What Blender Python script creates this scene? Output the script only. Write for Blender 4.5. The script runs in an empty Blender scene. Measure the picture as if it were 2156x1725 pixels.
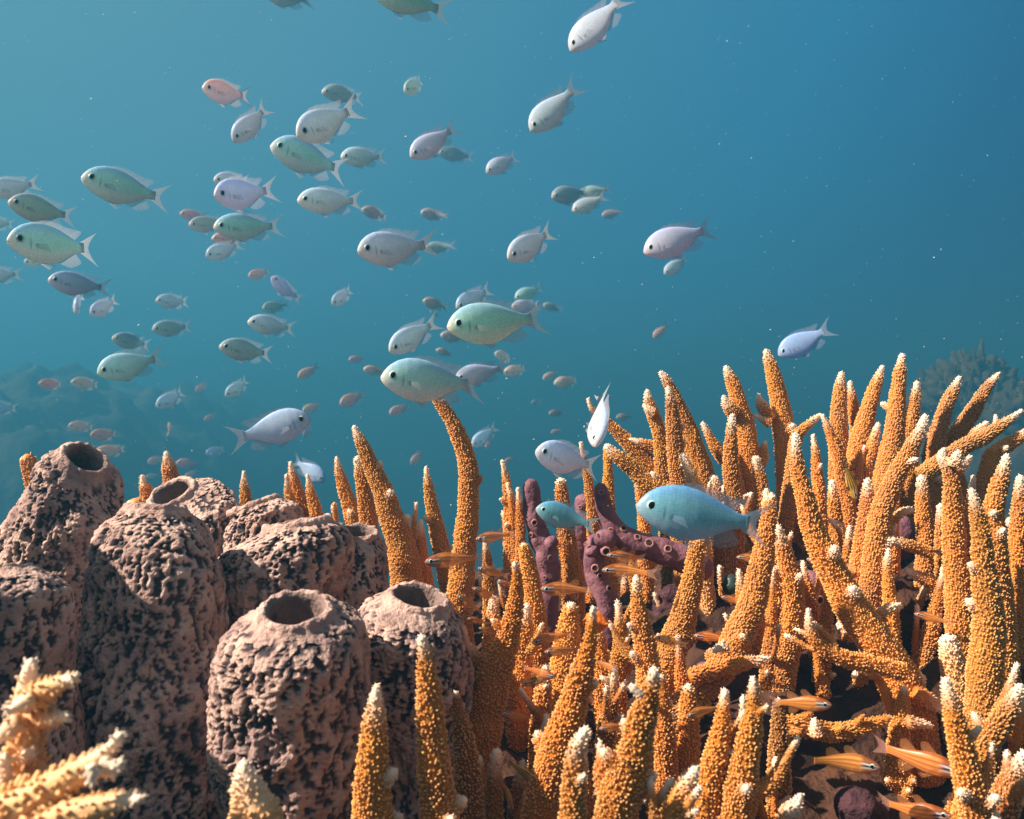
import bpy, math, random
import numpy as np
from mathutils import Vector, Matrix

R = math.radians
random.seed(7)
rng = np.random.default_rng(11)
scene = bpy.context.scene
COL = scene.collection

# ------------------------------------------------------------------ camera
CAMZ = 0.5
FPX = 1867.0                      # focal length in the 2156-wide reading of the photograph
cam_d = bpy.data.cameras.new('camera')
cam = bpy.data.objects.new('camera', cam_d)
COL.objects.link(cam)
cam.location = (0, 0, CAMZ)
cam.rotation_euler = (R(90), 0, 0)
cam_d.sensor_width = 36.0
cam_d.lens = 36.0 * FPX / 2156.0
cam_d.clip_start = 0.01
cam_d.clip_end = 300
cam_d.dof.use_dof = True
cam_d.dof.focus_distance = 0.56
cam_d.dof.aperture_fstop = 22.0
scene.camera = cam

# ------------------------------------------------------------------ light: sun, sky through the surface, blue water
SUN_DIR = Vector((-0.75, -0.14, 0.64)).normalized()
sun_d = bpy.data.lights.new('sun', 'SUN')
sun_d.energy = 5.0
sun_d.angle = R(0.6)
sun_d.color = (1.0, 0.87, 0.72)
sun = bpy.data.objects.new('sun', sun_d)
COL.objects.link(sun)
sun.rotation_euler = (-SUN_DIR).to_track_quat('-Z', 'Y').to_euler()
sun.location = (-2, 1, 4)

world = bpy.data.worlds.new('World')
scene.world = world
world.use_nodes = True
wt = world.node_tree
wt.nodes.clear()
def wn(t): return wt.nodes.new(t)
w_out = wn('ShaderNodeOutputWorld'); w_bg = wn('ShaderNodeBackground')
w_tc = wn('ShaderNodeTexCoord')
w_dot = wn('ShaderNodeVectorMath'); w_dot.operation = 'DOT_PRODUCT'
w_dot.inputs[1].default_value = (-0.62, 0.60, 0.50)
w_ramp = wn('ShaderNodeValToRGB')
cr = w_ramp.color_ramp
cr.elements[0].position = 0.0; cr.elements[0].color = (0.006, 0.010, 0.011, 1)
cr.elements[1].position = 1.0; cr.elements[1].color = (0.046, 0.112, 0.140, 1)
for p, c in ((0.30, (0.005, 0.033, 0.088)), (0.52, (0.011, 0.072, 0.138)), (0.72, (0.021, 0.085, 0.138))):
    e = cr.elements.new(p); e.color = (*c, 1)
w_sky = wn('ShaderNodeTexSky'); w_sky.sky_type = 'NISHITA'; w_sky.sun_disc = False
w_sky.sun_elevation = math.asin(SUN_DIR.z)
w_sky.sun_rotation = math.atan2(SUN_DIR.x, SUN_DIR.y)
w_sc = wn('ShaderNodeVectorMath'); w_sc.operation = 'MULTIPLY'; w_sc.inputs[1].default_value = (0.085, 0.065, 0.05)
w_sep = wn('ShaderNodeSeparateXYZ')
w_map = wn('ShaderNodeMapRange'); w_map.inputs[1].default_value = 0.52; w_map.inputs[2].default_value = 0.85
w_mix = wn('ShaderNodeMix'); w_mix.data_type = 'RGBA'
L = wt.links.new
L(w_tc.outputs['Generated'], w_dot.inputs[0]); L(w_dot.outputs['Value'], w_ramp.inputs[0])
L(w_tc.outputs['Generated'], w_sep.inputs[0]); L(w_sep.outputs['Z'], w_map.inputs[0])
L(w_map.outputs[0], w_mix.inputs[0])
L(w_ramp.outputs[0], w_mix.inputs[6])
L(w_sky.outputs[0], w_sc.inputs[0]); L(w_sc.outputs[0], w_mix.inputs[7])
w_dot2 = wn('ShaderNodeVectorMath'); w_dot2.operation = 'DOT_PRODUCT'; w_dot2.inputs[1].default_value = (-0.25, -0.93, 0.28)
w_map2 = wn('ShaderNodeMapRange'); w_map2.inputs[1].default_value = 0.15; w_map2.inputs[2].default_value = 0.95; w_map2.interpolation_type = 'SMOOTHSTEP'
w_mix2 = wn('ShaderNodeMix'); w_mix2.data_type = 'RGBA'; w_mix2.inputs[7].default_value = (0.125, 0.112, 0.115, 1)   # fill light added behind the viewer to lift fish and coral fronts
L(w_tc.outputs['Generated'], w_dot2.inputs[0]); L(w_dot2.outputs['Value'], w_map2.inputs[0]); L(w_map2.outputs[0], w_mix2.inputs[0])
L(w_mix.outputs[2], w_mix2.inputs[6])
L(w_mix2.outputs[2], w_bg.inputs[0]); w_bg.inputs[1].default_value = 1.0
L(w_bg.outputs[0], w_out.inputs[0])

scene.view_settings.view_transform = 'Standard'
scene.view_settings.look = 'None'
scene.view_settings.exposure = 1.65
scene.view_settings.gamma = 1.0
scene.cycles.use_denoising = True
scene.cycles.max_bounces = 6
scene.cycles.transparent_max_bounces = 12
scene.cycles.volume_bounces = 0

# ------------------------------------------------------------------ helpers
def P(x, y, d):
    """point at photo reading (x, y) and depth d metres in front of the camera"""
    return np.array(((x - 1078.0) / FPX * d, d, CAMZ - (y - 862.5) / FPX * d))

_perm = rng.permutation(256).astype(np.int64)
_perm = np.concatenate([_perm, _perm, _perm])
_g = rng.normal(size=(256, 3)); _g /= np.linalg.norm(_g, axis=1)[:, None]
def noise3(p):
    p = np.asarray(p, float)
    i = np.floor(p).astype(np.int64); f = p - i; i &= 255
    u = f * f * f * (f * (f * 6 - 15) + 10)
    out = 0
    for dx in (0, 1):
        wx = u[:, 0] if dx else 1 - u[:, 0]
        for dy in (0, 1):
            wy = u[:, 1] if dy else 1 - u[:, 1]
            for dz in (0, 1):
                wz = u[:, 2] if dz else 1 - u[:, 2]
                h = _perm[_perm[_perm[(i[:, 0] + dx) & 255] + ((i[:, 1] + dy) & 255)] + ((i[:, 2] + dz) & 255)]
                g = _g[h]
                out = out + wx * wy * wz * (g[:, 0] * (f[:, 0] - dx) + g[:, 1] * (f[:, 1] - dy) + g[:, 2] * (f[:, 2] - dz))
    return out * 1.6
def fbm(p, n=3):
    s = 0; a = 1.0
    for k in range(n):
        s = s + a * noise3(p * (2 ** k) + 17.3 * k); a *= 0.5
    return s

def make_mesh(name, verts, faces_list, attrs=None, mats=(), matidx=None):
    """faces_list: list of int arrays (n, k); attrs: name -> (n,) float or (n,3) colour on points"""
    me = bpy.data.meshes.new(name)
    verts = np.ascontiguousarray(verts, np.float32)
    me.vertices.add(len(verts)); me.vertices.foreach_set('co', verts.ravel())
    loops = np.concatenate([np.asarray(f, np.int32).ravel() for f in faces_list])
    sizes = np.concatenate([np.full(len(f), np.asarray(f).shape[1], np.int32) for f in faces_list])
    starts = np.concatenate([[0], np.cumsum(sizes)[:-1]]).astype(np.int32)
    me.loops.add(len(loops)); me.loops.foreach_set('vertex_index', loops)
    me.polygons.add(len(sizes)); me.polygons.foreach_set('loop_start', starts); me.polygons.foreach_set('loop_total', sizes)
    me.polygons.foreach_set('use_smooth', np.ones(len(sizes), bool))
    for m in mats: me.materials.append(m)
    if matidx is not None: me.polygons.foreach_set('material_index', np.asarray(matidx, np.int32))
    for k, a in (attrs or {}).items():
        a = np.asarray(a, np.float32)
        if a.ndim == 1:
            at = me.attributes.new(k, 'FLOAT', 'POINT'); at.data.foreach_set('value', a)
        else:
            at = me.attributes.new(k, 'FLOAT_COLOR', 'POINT')
            at.data.foreach_set('color', np.concatenate([a, np.ones((len(a), 1), np.float32)], 1).ravel())
    me.update(calc_edges=True)
    me.validate()
    return me

def link(name, data, parent=None, loc=None):
    o = bpy.data.objects.new(name, data)
    COL.objects.link(o)
    if parent is not None: o.parent = parent
    if loc is not None: o.location = loc
    return o
def tag(o, label, cat, group=None):
    o['label'] = label; o['category'] = cat
    if group: o['group'] = group
    return o
def thing(name, label, cat, loc, group=None):
    o = link(name, None, None, Vector(loc)); o.empty_display_size = 0.02
    return tag(o, label, cat, group)

def catmull(pts, n):
    pts = np.asarray(pts, float)
    p = np.vstack([2 * pts[0] - pts[1], pts, 2 * pts[-1] - pts[-2]])
    m = len(pts) - 1
    t = np.linspace(0, m, n); k = np.minimum(t.astype(int), m - 1); f = (t - k)[:, None]
    a, b, c, d = p[k], p[k + 1], p[k + 2], p[k + 3]
    return 0.5 * (2 * b + (c - a) * f + (2 * a - 5 * b + 4 * c - d) * f ** 2 + (3 * b - a - 3 * c + d) * f ** 3)

def frames(c):
    t = np.gradient(c, axis=0); t /= np.linalg.norm(t, axis=1)[:, None]
    ref = np.array((0, 1, 0.0)) if abs(t[0][1]) < 0.9 else np.array((1.0, 0, 0))
    n = np.zeros_like(t); v = ref
    for i in range(len(t)):
        v = v - t[i] * v.dot(t[i]); v = v / np.linalg.norm(v); n[i] = v
    return t, n, np.cross(t, n)

def grid_faces(nr, nc, wrap=True, off=0):
    r = np.arange(nr - 1)[:, None]; c = np.arange(nc if wrap else nc - 1)[None, :]
    a = r * nc + c; b = r * nc + (c + 1) % nc
    return (np.stack([a, b, b + nc, a + nc], -1).reshape(-1, 4) + off)

# ------------------------------------------------------------------ materials
def mat_new(name):
    m = bpy.data.materials.new(name); m.use_nodes = True
    nt = m.node_tree
    b = nt.nodes['Principled BSDF']
    return m, nt, b
def nd(nt, t, **kw):
    n = nt.nodes.new(t)
    for k, v in kw.items(): setattr(n, k, v)
    return n
def mixc(nt, fac, a, b, blend='MIX'):
    n = nt.nodes.new('ShaderNodeMix'); n.data_type = 'RGBA'; n.blend_type = blend
    for i, v in ((0, fac), (6, a), (7, b)):
        if isinstance(v, (int, float)): n.inputs[i].default_value = v
        elif isinstance(v, tuple): n.inputs[i].default_value = (*v, 1) if len(v) == 3 else v
        else: nt.links.new(v, n.inputs[i])
    return n.outputs[2]
def attr(nt, name):
    n = nt.nodes.new('ShaderNodeAttribute'); n.attribute_name = name
    return n
def noise_node(nt, scale, detail=3, vec=None):
    n = nt.nodes.new('ShaderNodeTexNoise'); n.inputs['Scale'].default_value = scale; n.inputs['Detail'].default_value = detail
    if vec is None:
        tc = nt.nodes.new('ShaderNodeTexCoord'); vec = tc.outputs['Object']
    nt.links.new(vec, n.inputs['Vector'])
    return n.outputs['Fac']
def ramp(nt, fac, stops):
    n = nt.nodes.new('ShaderNodeValToRGB'); e = n.color_ramp.elements
    while len(e) < len(stops): e.new(0.5)
    for el, (p, c) in zip(e, stops):
        el.position = p; el.color = (*c, 1) if isinstance(c, tuple) else (c, c, c, 1)
    nt.links.new(fac, n.inputs[0])
    return n.outputs[0]
def bump(nt, b, height, strength, dist):
    n = nt.nodes.new('ShaderNodeBump'); n.inputs['Strength'].default_value = strength; n.inputs['Distance'].default_value = dist
    nt.links.new(height, n.inputs['Height']); nt.links.new(n.outputs[0], b.inputs['Normal'])

def coral_material():
    m, nt, b = mat_new('coral')
    oi = nd(nt, 'ShaderNodeObjectInfo')
    nz = noise_node(nt, 60, 4)
    base = ramp(nt, nz, [(0.3, (0.40, 0.132, 0.008)), (0.7, (0.58, 0.225, 0.016))])
    old = ramp(nt, noise_node(nt, 14, 3), [(0.50, 0.0), (0.68, 0.7)])
    base = mixc(nt, old, base, (0.27, 0.095, 0.022))
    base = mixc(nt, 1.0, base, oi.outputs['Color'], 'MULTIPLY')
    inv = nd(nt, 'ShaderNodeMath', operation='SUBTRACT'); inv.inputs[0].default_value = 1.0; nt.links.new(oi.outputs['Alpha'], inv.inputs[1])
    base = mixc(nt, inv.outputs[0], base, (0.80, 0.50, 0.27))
    pale = mixc(nt, attr(nt, 'pale').outputs['Fac'], base, (0.90, 0.51, 0.19))
    tip = mixc(nt, attr(nt, 'tipw').outputs['Fac'], pale, (0.94, 0.75, 0.58))
    nt.links.new(tip, b.inputs['Base Color'])
    b.inputs['Roughness'].default_value = 0.55
    b.inputs['Specular IOR Level'].default_value = 0.35
    bump(nt, b, noise_node(nt, 1400, 2), 0.35, 0.0006)
    return m
CORAL = coral_material()

def sponge_material():
    m, nt, b = mat_new('tube_sponge')
    nz = noise_node(nt, 90, 4)
    pale = ramp(nt, nz, [(0.3, (0.37, 0.225, 0.185)), (0.7, (0.66, 0.45, 0.37))])
    dusk = ramp(nt, noise_node(nt, 34, 3), [(0.50, 0.0), (0.66, 0.6)])
    pale = mixc(nt, dusk, pale, (0.20, 0.125, 0.13))
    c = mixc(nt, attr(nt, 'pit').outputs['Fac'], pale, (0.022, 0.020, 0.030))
    sp = ramp(nt, noise_node(nt, 420, 3), [(0.40, 0.0), (0.33, 1.0)])
    nt.links.new(c, b.inputs['Base Color'])
    b.inputs['Roughness'].default_value = 0.9
    b.inputs['Specular IOR Level'].default_value = 0.15
    bump(nt, b, noise_node(nt, 700, 4), 0.8, 0.0016)
    return m
SPONGE = sponge_material()

def simple(name, ca, cb, scale, rough=0.8, bs=0.5, bd=0.002, bscale=300):
    m, nt, b = mat_new(name)
    c = ramp(nt, noise_node(nt, scale, 4), [(0.3, ca), (0.7, cb)])
    nt.links.new(c, b.inputs['Base Color'])
    b.inputs['Roughness'].default_value = rough
    b.inputs['Specular IOR Level'].default_value = 0.25
    bump(nt, b, noise_node(nt, bscale, 4), bs, bd)
    return m
PURPLE = simple('purple_sponge', (0.12, 0.045, 0.068), (0.28, 0.12, 0.145), 90, 0.7, 0.6, 0.0015, 420)
RIM = simple('pale_rim', (0.36, 0.17, 0.15), (0.44, 0.23, 0.19), 60)
PORE = simple('pore_dark', (0.035, 0.010, 0.015), (0.05, 0.015, 0.02), 60)
MAROON = simple('maroon_crust', (0.022, 0.008, 0.013), (0.095, 0.035, 0.042), 110, 0.85, 1.0, 0.004, 220)
ROCK = simple('reef_rock', (0.022, 0.010, 0.008), (0.095, 0.040, 0.022), 40, 0.95, 1.0, 0.006, 120)
ORANGE = simple('orange_sponge', (0.75, 0.13, 0.01), (0.85, 0.22, 0.02), 60)
DARKGREEN = simple('dark_green_shell', (0.02, 0.035, 0.03), (0.04, 0.06, 0.05), 60, 0.4)
SLOPE = simple('far_reef', (0.006, 0.014, 0.012), (0.075, 0.08, 0.055), 2.2, 0.95, 1.0, 0.05, 6)
SAND = simple('seabed', (0.03, 0.04, 0.035), (0.07, 0.075, 0.06), 1.5, 0.95, 0.5, 0.05, 4)
FARCORAL = simple('far_coral', (0.02, 0.02, 0.015), (0.09, 0.07, 0.04), 5, 0.9, 0.8, 0.02, 40)
SPECK, _nt, _b = mat_new('plankton'); _b.inputs['Base Color'].default_value = (0.9, 0.9, 0.85, 1)

def fish_material(name, rough=0.38, spec=0.5, scales=True):
    m, nt, b = mat_new(name)
    oi = nd(nt, 'ShaderNodeObjectInfo')
    c = mixc(nt, 1.0, attr(nt, 'col').outputs['Color'], oi.outputs['Color'], 'MULTIPLY')
    if scales:
        uv = attr(nt, 'scl')
        vor = nd(nt, 'ShaderNodeTexVoronoi'); vor.inputs['Scale'].default_value = 1.0; vor.inputs['Randomness'].default_value = 0.45
        nt.links.new(uv.outputs['Vector'], vor.inputs['Vector'])
        r = ramp(nt, vor.outputs['Distance'], [(0.2, 1.0), (0.62, 0.50)])
        c = mixc(nt, 0.32, c, mixc(nt, 1.0, c, r, 'MULTIPLY'))
        bump(nt, b, vor.outputs['Distance'], -0.25, 0.0004)
    mot = ramp(nt, noise_node(nt, 9, 4), [(0.3, (0.92, 0.94, 0.95)), (0.7, (1.0, 1.0, 1.0))])
    c = mixc(nt, 1.0, c, mot, 'MULTIPLY')
    nt.links.new(c, b.inputs['Base Color'])
    b.inputs['Roughness'].default_value = rough
    b.inputs['Specular IOR Level'].default_value = spec
    if scales:      # small thin bodied fish let light through
        tl = nd(nt, 'ShaderNodeBsdfTranslucent'); nt.links.new(c, tl.inputs[0])
        k = nd(nt, 'ShaderNodeMixShader'); k.inputs[0].default_value = 0.42
        nt.links.new(b.outputs[0], k.inputs[1]); nt.links.new(tl.outputs[0], k.inputs[2])
        nt.links.new(k.outputs[0], nt.nodes['Material Output'].inputs[0])
    return m
FISH = fish_material('fish_skin')
CARD = fish_material('cardinal_skin', 0.35, 0.5, False)
CARD.node_tree.nodes['Principled BSDF'].inputs['Alpha'].default_value = 0.66
def fin_material():
    m, nt, b = mat_new('fin_membrane')
    nt.nodes.remove(b); out = nt.nodes['Material Output']
    oi = nd(nt, 'ShaderNodeObjectInfo')
    c = mixc(nt, 1.0, attr(nt, 'col').outputs['Color'], oi.outputs['Color'], 'MULTIPLY')
    df = nd(nt, 'ShaderNodeBsdfDiffuse'); tl = nd(nt, 'ShaderNodeBsdfTranslucent'); tr = nd(nt, 'ShaderNodeBsdfTransparent')
    nt.links.new(c, df.inputs[0]); nt.links.new(c, tl.inputs[0])
    a = nd(nt, 'ShaderNodeMixShader'); a.inputs[0].default_value = 0.45
    nt.links.new(df.outputs[0], a.inputs[1]); nt.links.new(tl.outputs[0], a.inputs[2])
    k = nd(nt, 'ShaderNodeMixShader')
    nt.links.new(attr(nt, 'opa').outputs['Fac'], k.inputs[0])
    nt.links.new(tr.outputs[0], k.inputs[1]); nt.links.new(a.outputs[0], k.inputs[2])
    nt.links.new(k.outputs[0], out.inputs[0])
    return m
FIN = fin_material()
EYEW, _nt, _b = mat_new('eye_iris'); _b.inputs['Base Color'].default_value = (0.50, 0.62, 0.62, 1); _b.inputs['Roughness'].default_value = 0.25
EYEB, _nt, _b = mat_new('eye_pupil'); _b.inputs['Base Color'].default_value = (0.004, 0.004, 0.006, 1); _b.inputs['Roughness'].default_value = 0.15

# ------------------------------------------------------------------ staghorn coral
_K = 5
_ba = np.arange(_K) * 2 * math.pi / _K
def bumps_on(c, t, n, bb, rad, length, spacing, skip_tip=0.0):
    """returns verts, faces, pale for the cup-shaped polyps that cover a branch (c centre line, rad its radius)"""
    seg = np.linalg.norm(np.diff(c, axis=0), axis=1); s = np.concatenate([[0], np.cumsum(seg)])
    total = s[-1]
    rows = np.arange(spacing * 0.4, total, spacing * 0.86)
    ss, an = [], []
    for k, r0 in enumerate(rows):
        rr = np.interp(r0, s, rad)
        m = max(5, int(round(2 * math.pi * rr / spacing)))
        a = (np.arange(m) + 0.5 * (k % 2)) * 2 * math.pi / m + rng.normal(0, 0.24, m) * (6.0 / m) + k * 0.13
        ss.append(r0 + rng.normal(0, spacing * 0.22, m)); an.append(a)
    ss = np.clip(np.concatenate(ss), 0, total); an = np.concatenate(an)
    M = len(ss)
    ip = lambda A: np.stack([np.interp(ss, s, A[:, j]) for j in range(3)], 1)
    cc, tt, nn, b2 = ip(c), ip(t), ip(n), ip(bb)
    rr = np.interp(ss, s, rad)
    out = nn * np.cos(an)[:, None] + b2 * np.sin(an)[:, None]
    side = np.cross(tt, out)
    size = spacing * rng.uniform(0.60, 1.30, M) * np.clip(rr / (spacing * 2.6), 0.45, 1.0)
    lean = rng.uniform(0.60, 1.20, M)[:, None]
    # centre line runs tip -> base, so "up" is -tt
    ax = out + -tt * lean; ax /= np.linalg.norm(ax, axis=1)[:, None]
    up = np.cross(side, ax)
    base = cc + out * (rr * 0.93)[:, None]
    V = []
    pale = []
    for h, r, p in ((-0.15, 0.45, 0.0), (0.55, 0.34, 0.08), (1.08, 0.22, 0.9)):
        ring = (base + ax * (size * h)[:, None])[:, None, :] + (size * r)[:, None, None] * (
            np.cos(_ba)[None, :, None] * side[:, None, :] + np.sin(_ba)[None, :, None] * up[:, None, :])
        V.append(ring); pale.append(np.full((M, _K), p))
    V.append((base + ax * (size * 1.16)[:, None])[:, None, :]); pale.append(np.ones((M, 1)))
    V = np.concatenate(V, 1); pale = np.concatenate(pale, 1)
    npb = 3 * _K + 1
    off = (np.arange(M) * npb)[:, None, None]
    q = []
    for ring in range(2):
        for j in range(_K):
            q.append([ring * _K + j, ring * _K + (j + 1) % _K, (ring + 1) * _K + (j + 1) % _K, (ring + 1) * _K + j])
    tr = [[2 * _K + j, 2 * _K + (j + 1) % _K, 3 * _K] for j in range(_K)]
    q = (np.array(q)[None] + off).reshape(-1, 4); tr = (np.array(tr)[None] + off).reshape(-1, 3)
    sv = np.repeat(ss, npb)
    return V.reshape(-1, 3), q, tr, pale.ravel(), sv

def parse(spec, d):
    """'x,y,w x,y,w ...' tip first; d a number or (d_tip, d_base)"""
    a = [[float(v) for v in q.split(',')] for q in spec.split()]
    n = len(a)
    d0, d1 = d if isinstance(d, tuple) else (d, d)
    pts, ws = [], []
    for i, q in enumerate(a):
        di = d0 + (d1 - d0) * i / max(1, n - 1)
        pts.append(P(q[0], q[1], di)); ws.append(q[2] * 0.5 / FPX * di)
    return np.array(pts), np.array(ws)

def branch_mesh(name, pts, ws, white=0.010, spacing=0.00145, nubs=2, extend=0.02, wscale=1.0):
    ws = np.asarray(ws) * wscale
    pts = np.asarray(pts); ws = np.asarray(ws)
    if extend:
        v = pts[-1] - pts[-2]; v /= np.linalg.norm(v)
        pts = np.vstack([pts, pts[-1] + v * extend]); ws = np.append(ws, ws[-1])
    length = np.linalg.norm(np.diff(pts, axis=0), axis=1).sum()
    n = max(10, int(length / 0.0016))
    c = catmull(pts, n)
    k = np.linspace(0, len(ws) - 1, n)
    rad = np.interp(k, np.arange(len(ws)), ws)
    rad = np.maximum(rad - 0.0009, rad * 0.55)
    s = np.concatenate([[0], np.cumsum(np.linalg.norm(np.diff(c, axis=0), axis=1))])
    if white > 0.0005: rad *= 0.60 + 0.40 * np.clip(s / max(0.012, 0.5 * s[-1]), 0, 1) ** 0.75
    rt = max(rad[0], 0.0016)
    wob = noise3(np.stack([s * 90, np.full(n, rng.uniform(0, 99)), np.zeros(n)], 1))
    rad = rad * (1 + 0.07 * wob)
    c = c + (np.stack([noise3(np.stack([s * 45, np.full(n, 5.0 + 9 * j + rng.uniform(0, 50)), np.zeros(n)], 1)) for j in range(3)], 1)) * (rad * 0.16)[:, None] * np.clip(s / 0.01, 0, 1)[:, None]
    rad = np.maximum(rad, 0.0013)
    m = s < rt * 1.1
    rad[m] *= np.sqrt(np.clip(1 - (1 - s[m] / (rt * 1.1)) ** 2, 0.05, 1))
    t, nn, bb = frames(c)
    NC = 12
    a = np.arange(NC) * 2 * math.pi / NC
    V = (c[:, None, :] + rad[:, None, None] * (np.cos(a)[None, :, None] * nn[:, None, :] + np.sin(a)[None, :, None] * bb[:, None, :])).reshape(-1, 3)
    F4 = [grid_faces(n, NC)]
    top = len(V)
    V = np.vstack([V, c[0] - t[0] * rad[0] * 0.4, c[-1]])
    F3 = [np.stack([np.full(NC, top), (np.arange(NC) + 1) % NC, np.arange(NC)], 1),
          np.stack([np.full(NC, top + 1), (n - 1) * NC + np.arange(NC), (n - 1) * NC + (np.arange(NC) + 1) % NC], 1)]
    sv = np.concatenate([np.repeat(s, NC), [0, s[-1]]]); pale = np.zeros(len(V))
    bv, q, tr, bp, bs = bumps_on(c, t, nn, bb, rad, length, spacing)
    V = [V, bv]; F4.append(q + len(V[0])); F3.append(tr + len(V[0]))
    sv = [sv, bs]; pale = [pale, bp]
    tot = sum(len(x) for x in V)
    # small side knobs with pale tips
    for _ in range(nubs):
        if length < 0.03: break
        i = int(rng.uniform(0.3, 0.9) * (n - 1)); an = rng.uniform(0, 2 * math.pi)
        o = nn[i] * math.cos(an) + bb[i] * math.sin(an)
        ln = rng.uniform(0.0035, 0.0075); r1 = min(rad[i] * 0.42, 0.0030)
        d = o - t[i] * rng.uniform(0.5, 1.1); d /= np.linalg.norm(d)
        b0 = c[i] + o * rad[i] * 0.75
        kc = np.array([b0 + d * (ln + rad[i] * 0.2) * (1 - f) for f in np.linspace(0, 1, 7)])
        kr = r1 * np.array([0.45, 0.75, 0.9, 1, 1.08, 1.15, 1.25])
        kt, kn, kb = frames(kc)
        kv = (kc[:, None, :] + kr[:, None, None] * (np.cos(a)[None, :, None] * kn[:, None, :] + np.sin(a)[None, :, None] * kb[:, None, :])).reshape(-1, 3)
        kv = np.vstack([kv, kc[0] + d * r1 * 0.35])
        F4.append(grid_faces(7, NC) + tot); F3.append(np.stack([np.full(NC, 7 * NC), (np.arange(NC) + 1) % NC, np.arange(NC)], 1) + tot)
        ks = np.concatenate([np.repeat(np.linspace(0.002, 0.016, 7), NC), [0.001]])
        V.append(kv); sv.append(ks); pale.append(np.zeros(len(kv))); tot += len(kv)
        bv, q, tr, bp, bs = bumps_on(kc, kt, kn, kb, kr, ln, spacing * 0.85)
        F4.append(q + tot); F3.append(tr + tot); V.append(bv); sv.append(0.003 + bs); pale.append(bp); tot += len(bv)
    V = np.vstack(V); sv = np.concatenate(sv); pale = np.concatenate(pale)
    tw = np.clip(1.2 - sv / (white * 1.25), 0, 1) ** 1.5 * 0.85
    return make_mesh(name, V, F4 + F3, {'pale': pale * 0.66, 'tipw': tw}, (CORAL,))

def tint(o, rgb, cream=0.06): o.color = (*rgb, 1 - cream)
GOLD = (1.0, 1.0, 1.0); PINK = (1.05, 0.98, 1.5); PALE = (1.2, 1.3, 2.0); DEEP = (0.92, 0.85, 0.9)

def fork(br, pts, ws, base, sp, colr):
    """a side branchlet or two that leave the branch and turn upwards"""
    seg = np.linalg.norm(np.diff(pts, axis=0), axis=1); s = np.concatenate([[0], np.cumsum(seg)])
    if s[-1] < 0.04: return
    for _ in range(int(rng.integers(0, 3))):
        f = rng.uniform(0.30, 0.75) * s[-1]
        b0 = np.array([np.interp(f, s, pts[:, j]) for j in range(3)]); r0 = float(np.interp(f, s, ws))
        i = min(int(np.searchsorted(s, f)), len(pts) - 1); up = pts[i - 1] - pts[i]; up /= np.linalg.norm(up)
        a = rng.uniform(0, 2 * math.pi); sd = np.cross(up, (math.cos(a), math.sin(a), 0.3)); sd /= np.linalg.norm(sd)
        ln = min(rng.uniform(0.014, 0.034), f * 0.75)
        d1 = sd * 0.85 + up * 0.55; d2 = sd * 0.35 + up * 0.95
        q = np.array([b0 + d1 * ln * 0.45 + d2 * ln * 0.75, b0 + d1 * ln * 0.45 + d2 * ln * 0.3, b0 + d1 * ln * 0.4, b0])
        w = np.array([0.30, 0.46, 0.55, 0.62]) * r0
        o = link('branchlet', branch_mesh('branchlet', q - base, w, spacing=sp, nubs=0, extend=0, white=0.0045), br)
        tint(o, tuple(v * (1 + 0.05 * rng.normal()) for v in colr), 0.62 if colr is PALE else 0.1)

def coral(label, branches, color=GOLD, group=None, spacing=0.00145):
    """branches: list of (spec, depth[, {options}]); an entry with opt sub=True is a branchlet of the branch before it"""
    first, _ = parse(branches[0][0], branches[0][1])
    base = first[-1]
    root = thing('staghorn_coral', label, 'coral', base, group)
    br = None
    for e in branches:
        spec, d = e[0], e[1]; opt = dict(e[2]) if len(e) > 2 else {}
        pts, ws = parse(spec, d)
        sub = opt.pop('sub', False); colr = opt.pop('color', color)
        sp = opt.pop('spacing', spacing)
        if not sub and opt.get('extend', 1) and pts[-2][2] - pts[-1][2] > 0.6 * np.linalg.norm(pts[-2] - pts[-1]):
            drop = pts[-1][2] - (CAMZ - (0.25 if pts[-1][0] < 0 else 0.17))      # carry the stem down to the rock
            if drop > 0.01:
                v = pts[-1] - pts[-2]; v /= np.linalg.norm(v)
                pts = np.vstack([pts, pts[-1] + v * drop * 0.4 + np.array((0, 0, -drop * 0.5))]); ws = np.append(ws, ws[-1])
        me = branch_mesh('branch', pts - base, ws, spacing=sp, **opt)
        if sub and br is not None: o = link('branchlet', me, br)
        else: o = br = link('branch', me, root)
        if len(branches) > 7 and not sub and br is o and len(pts) > 2:
            fork(br, pts, ws, base, sp, colr)
        g_ = float(np.clip(1 + 0.13 * rng.normal(), 0.7, 1.2))
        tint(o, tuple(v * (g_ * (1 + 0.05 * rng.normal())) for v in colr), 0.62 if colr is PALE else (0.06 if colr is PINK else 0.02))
    return root

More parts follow.
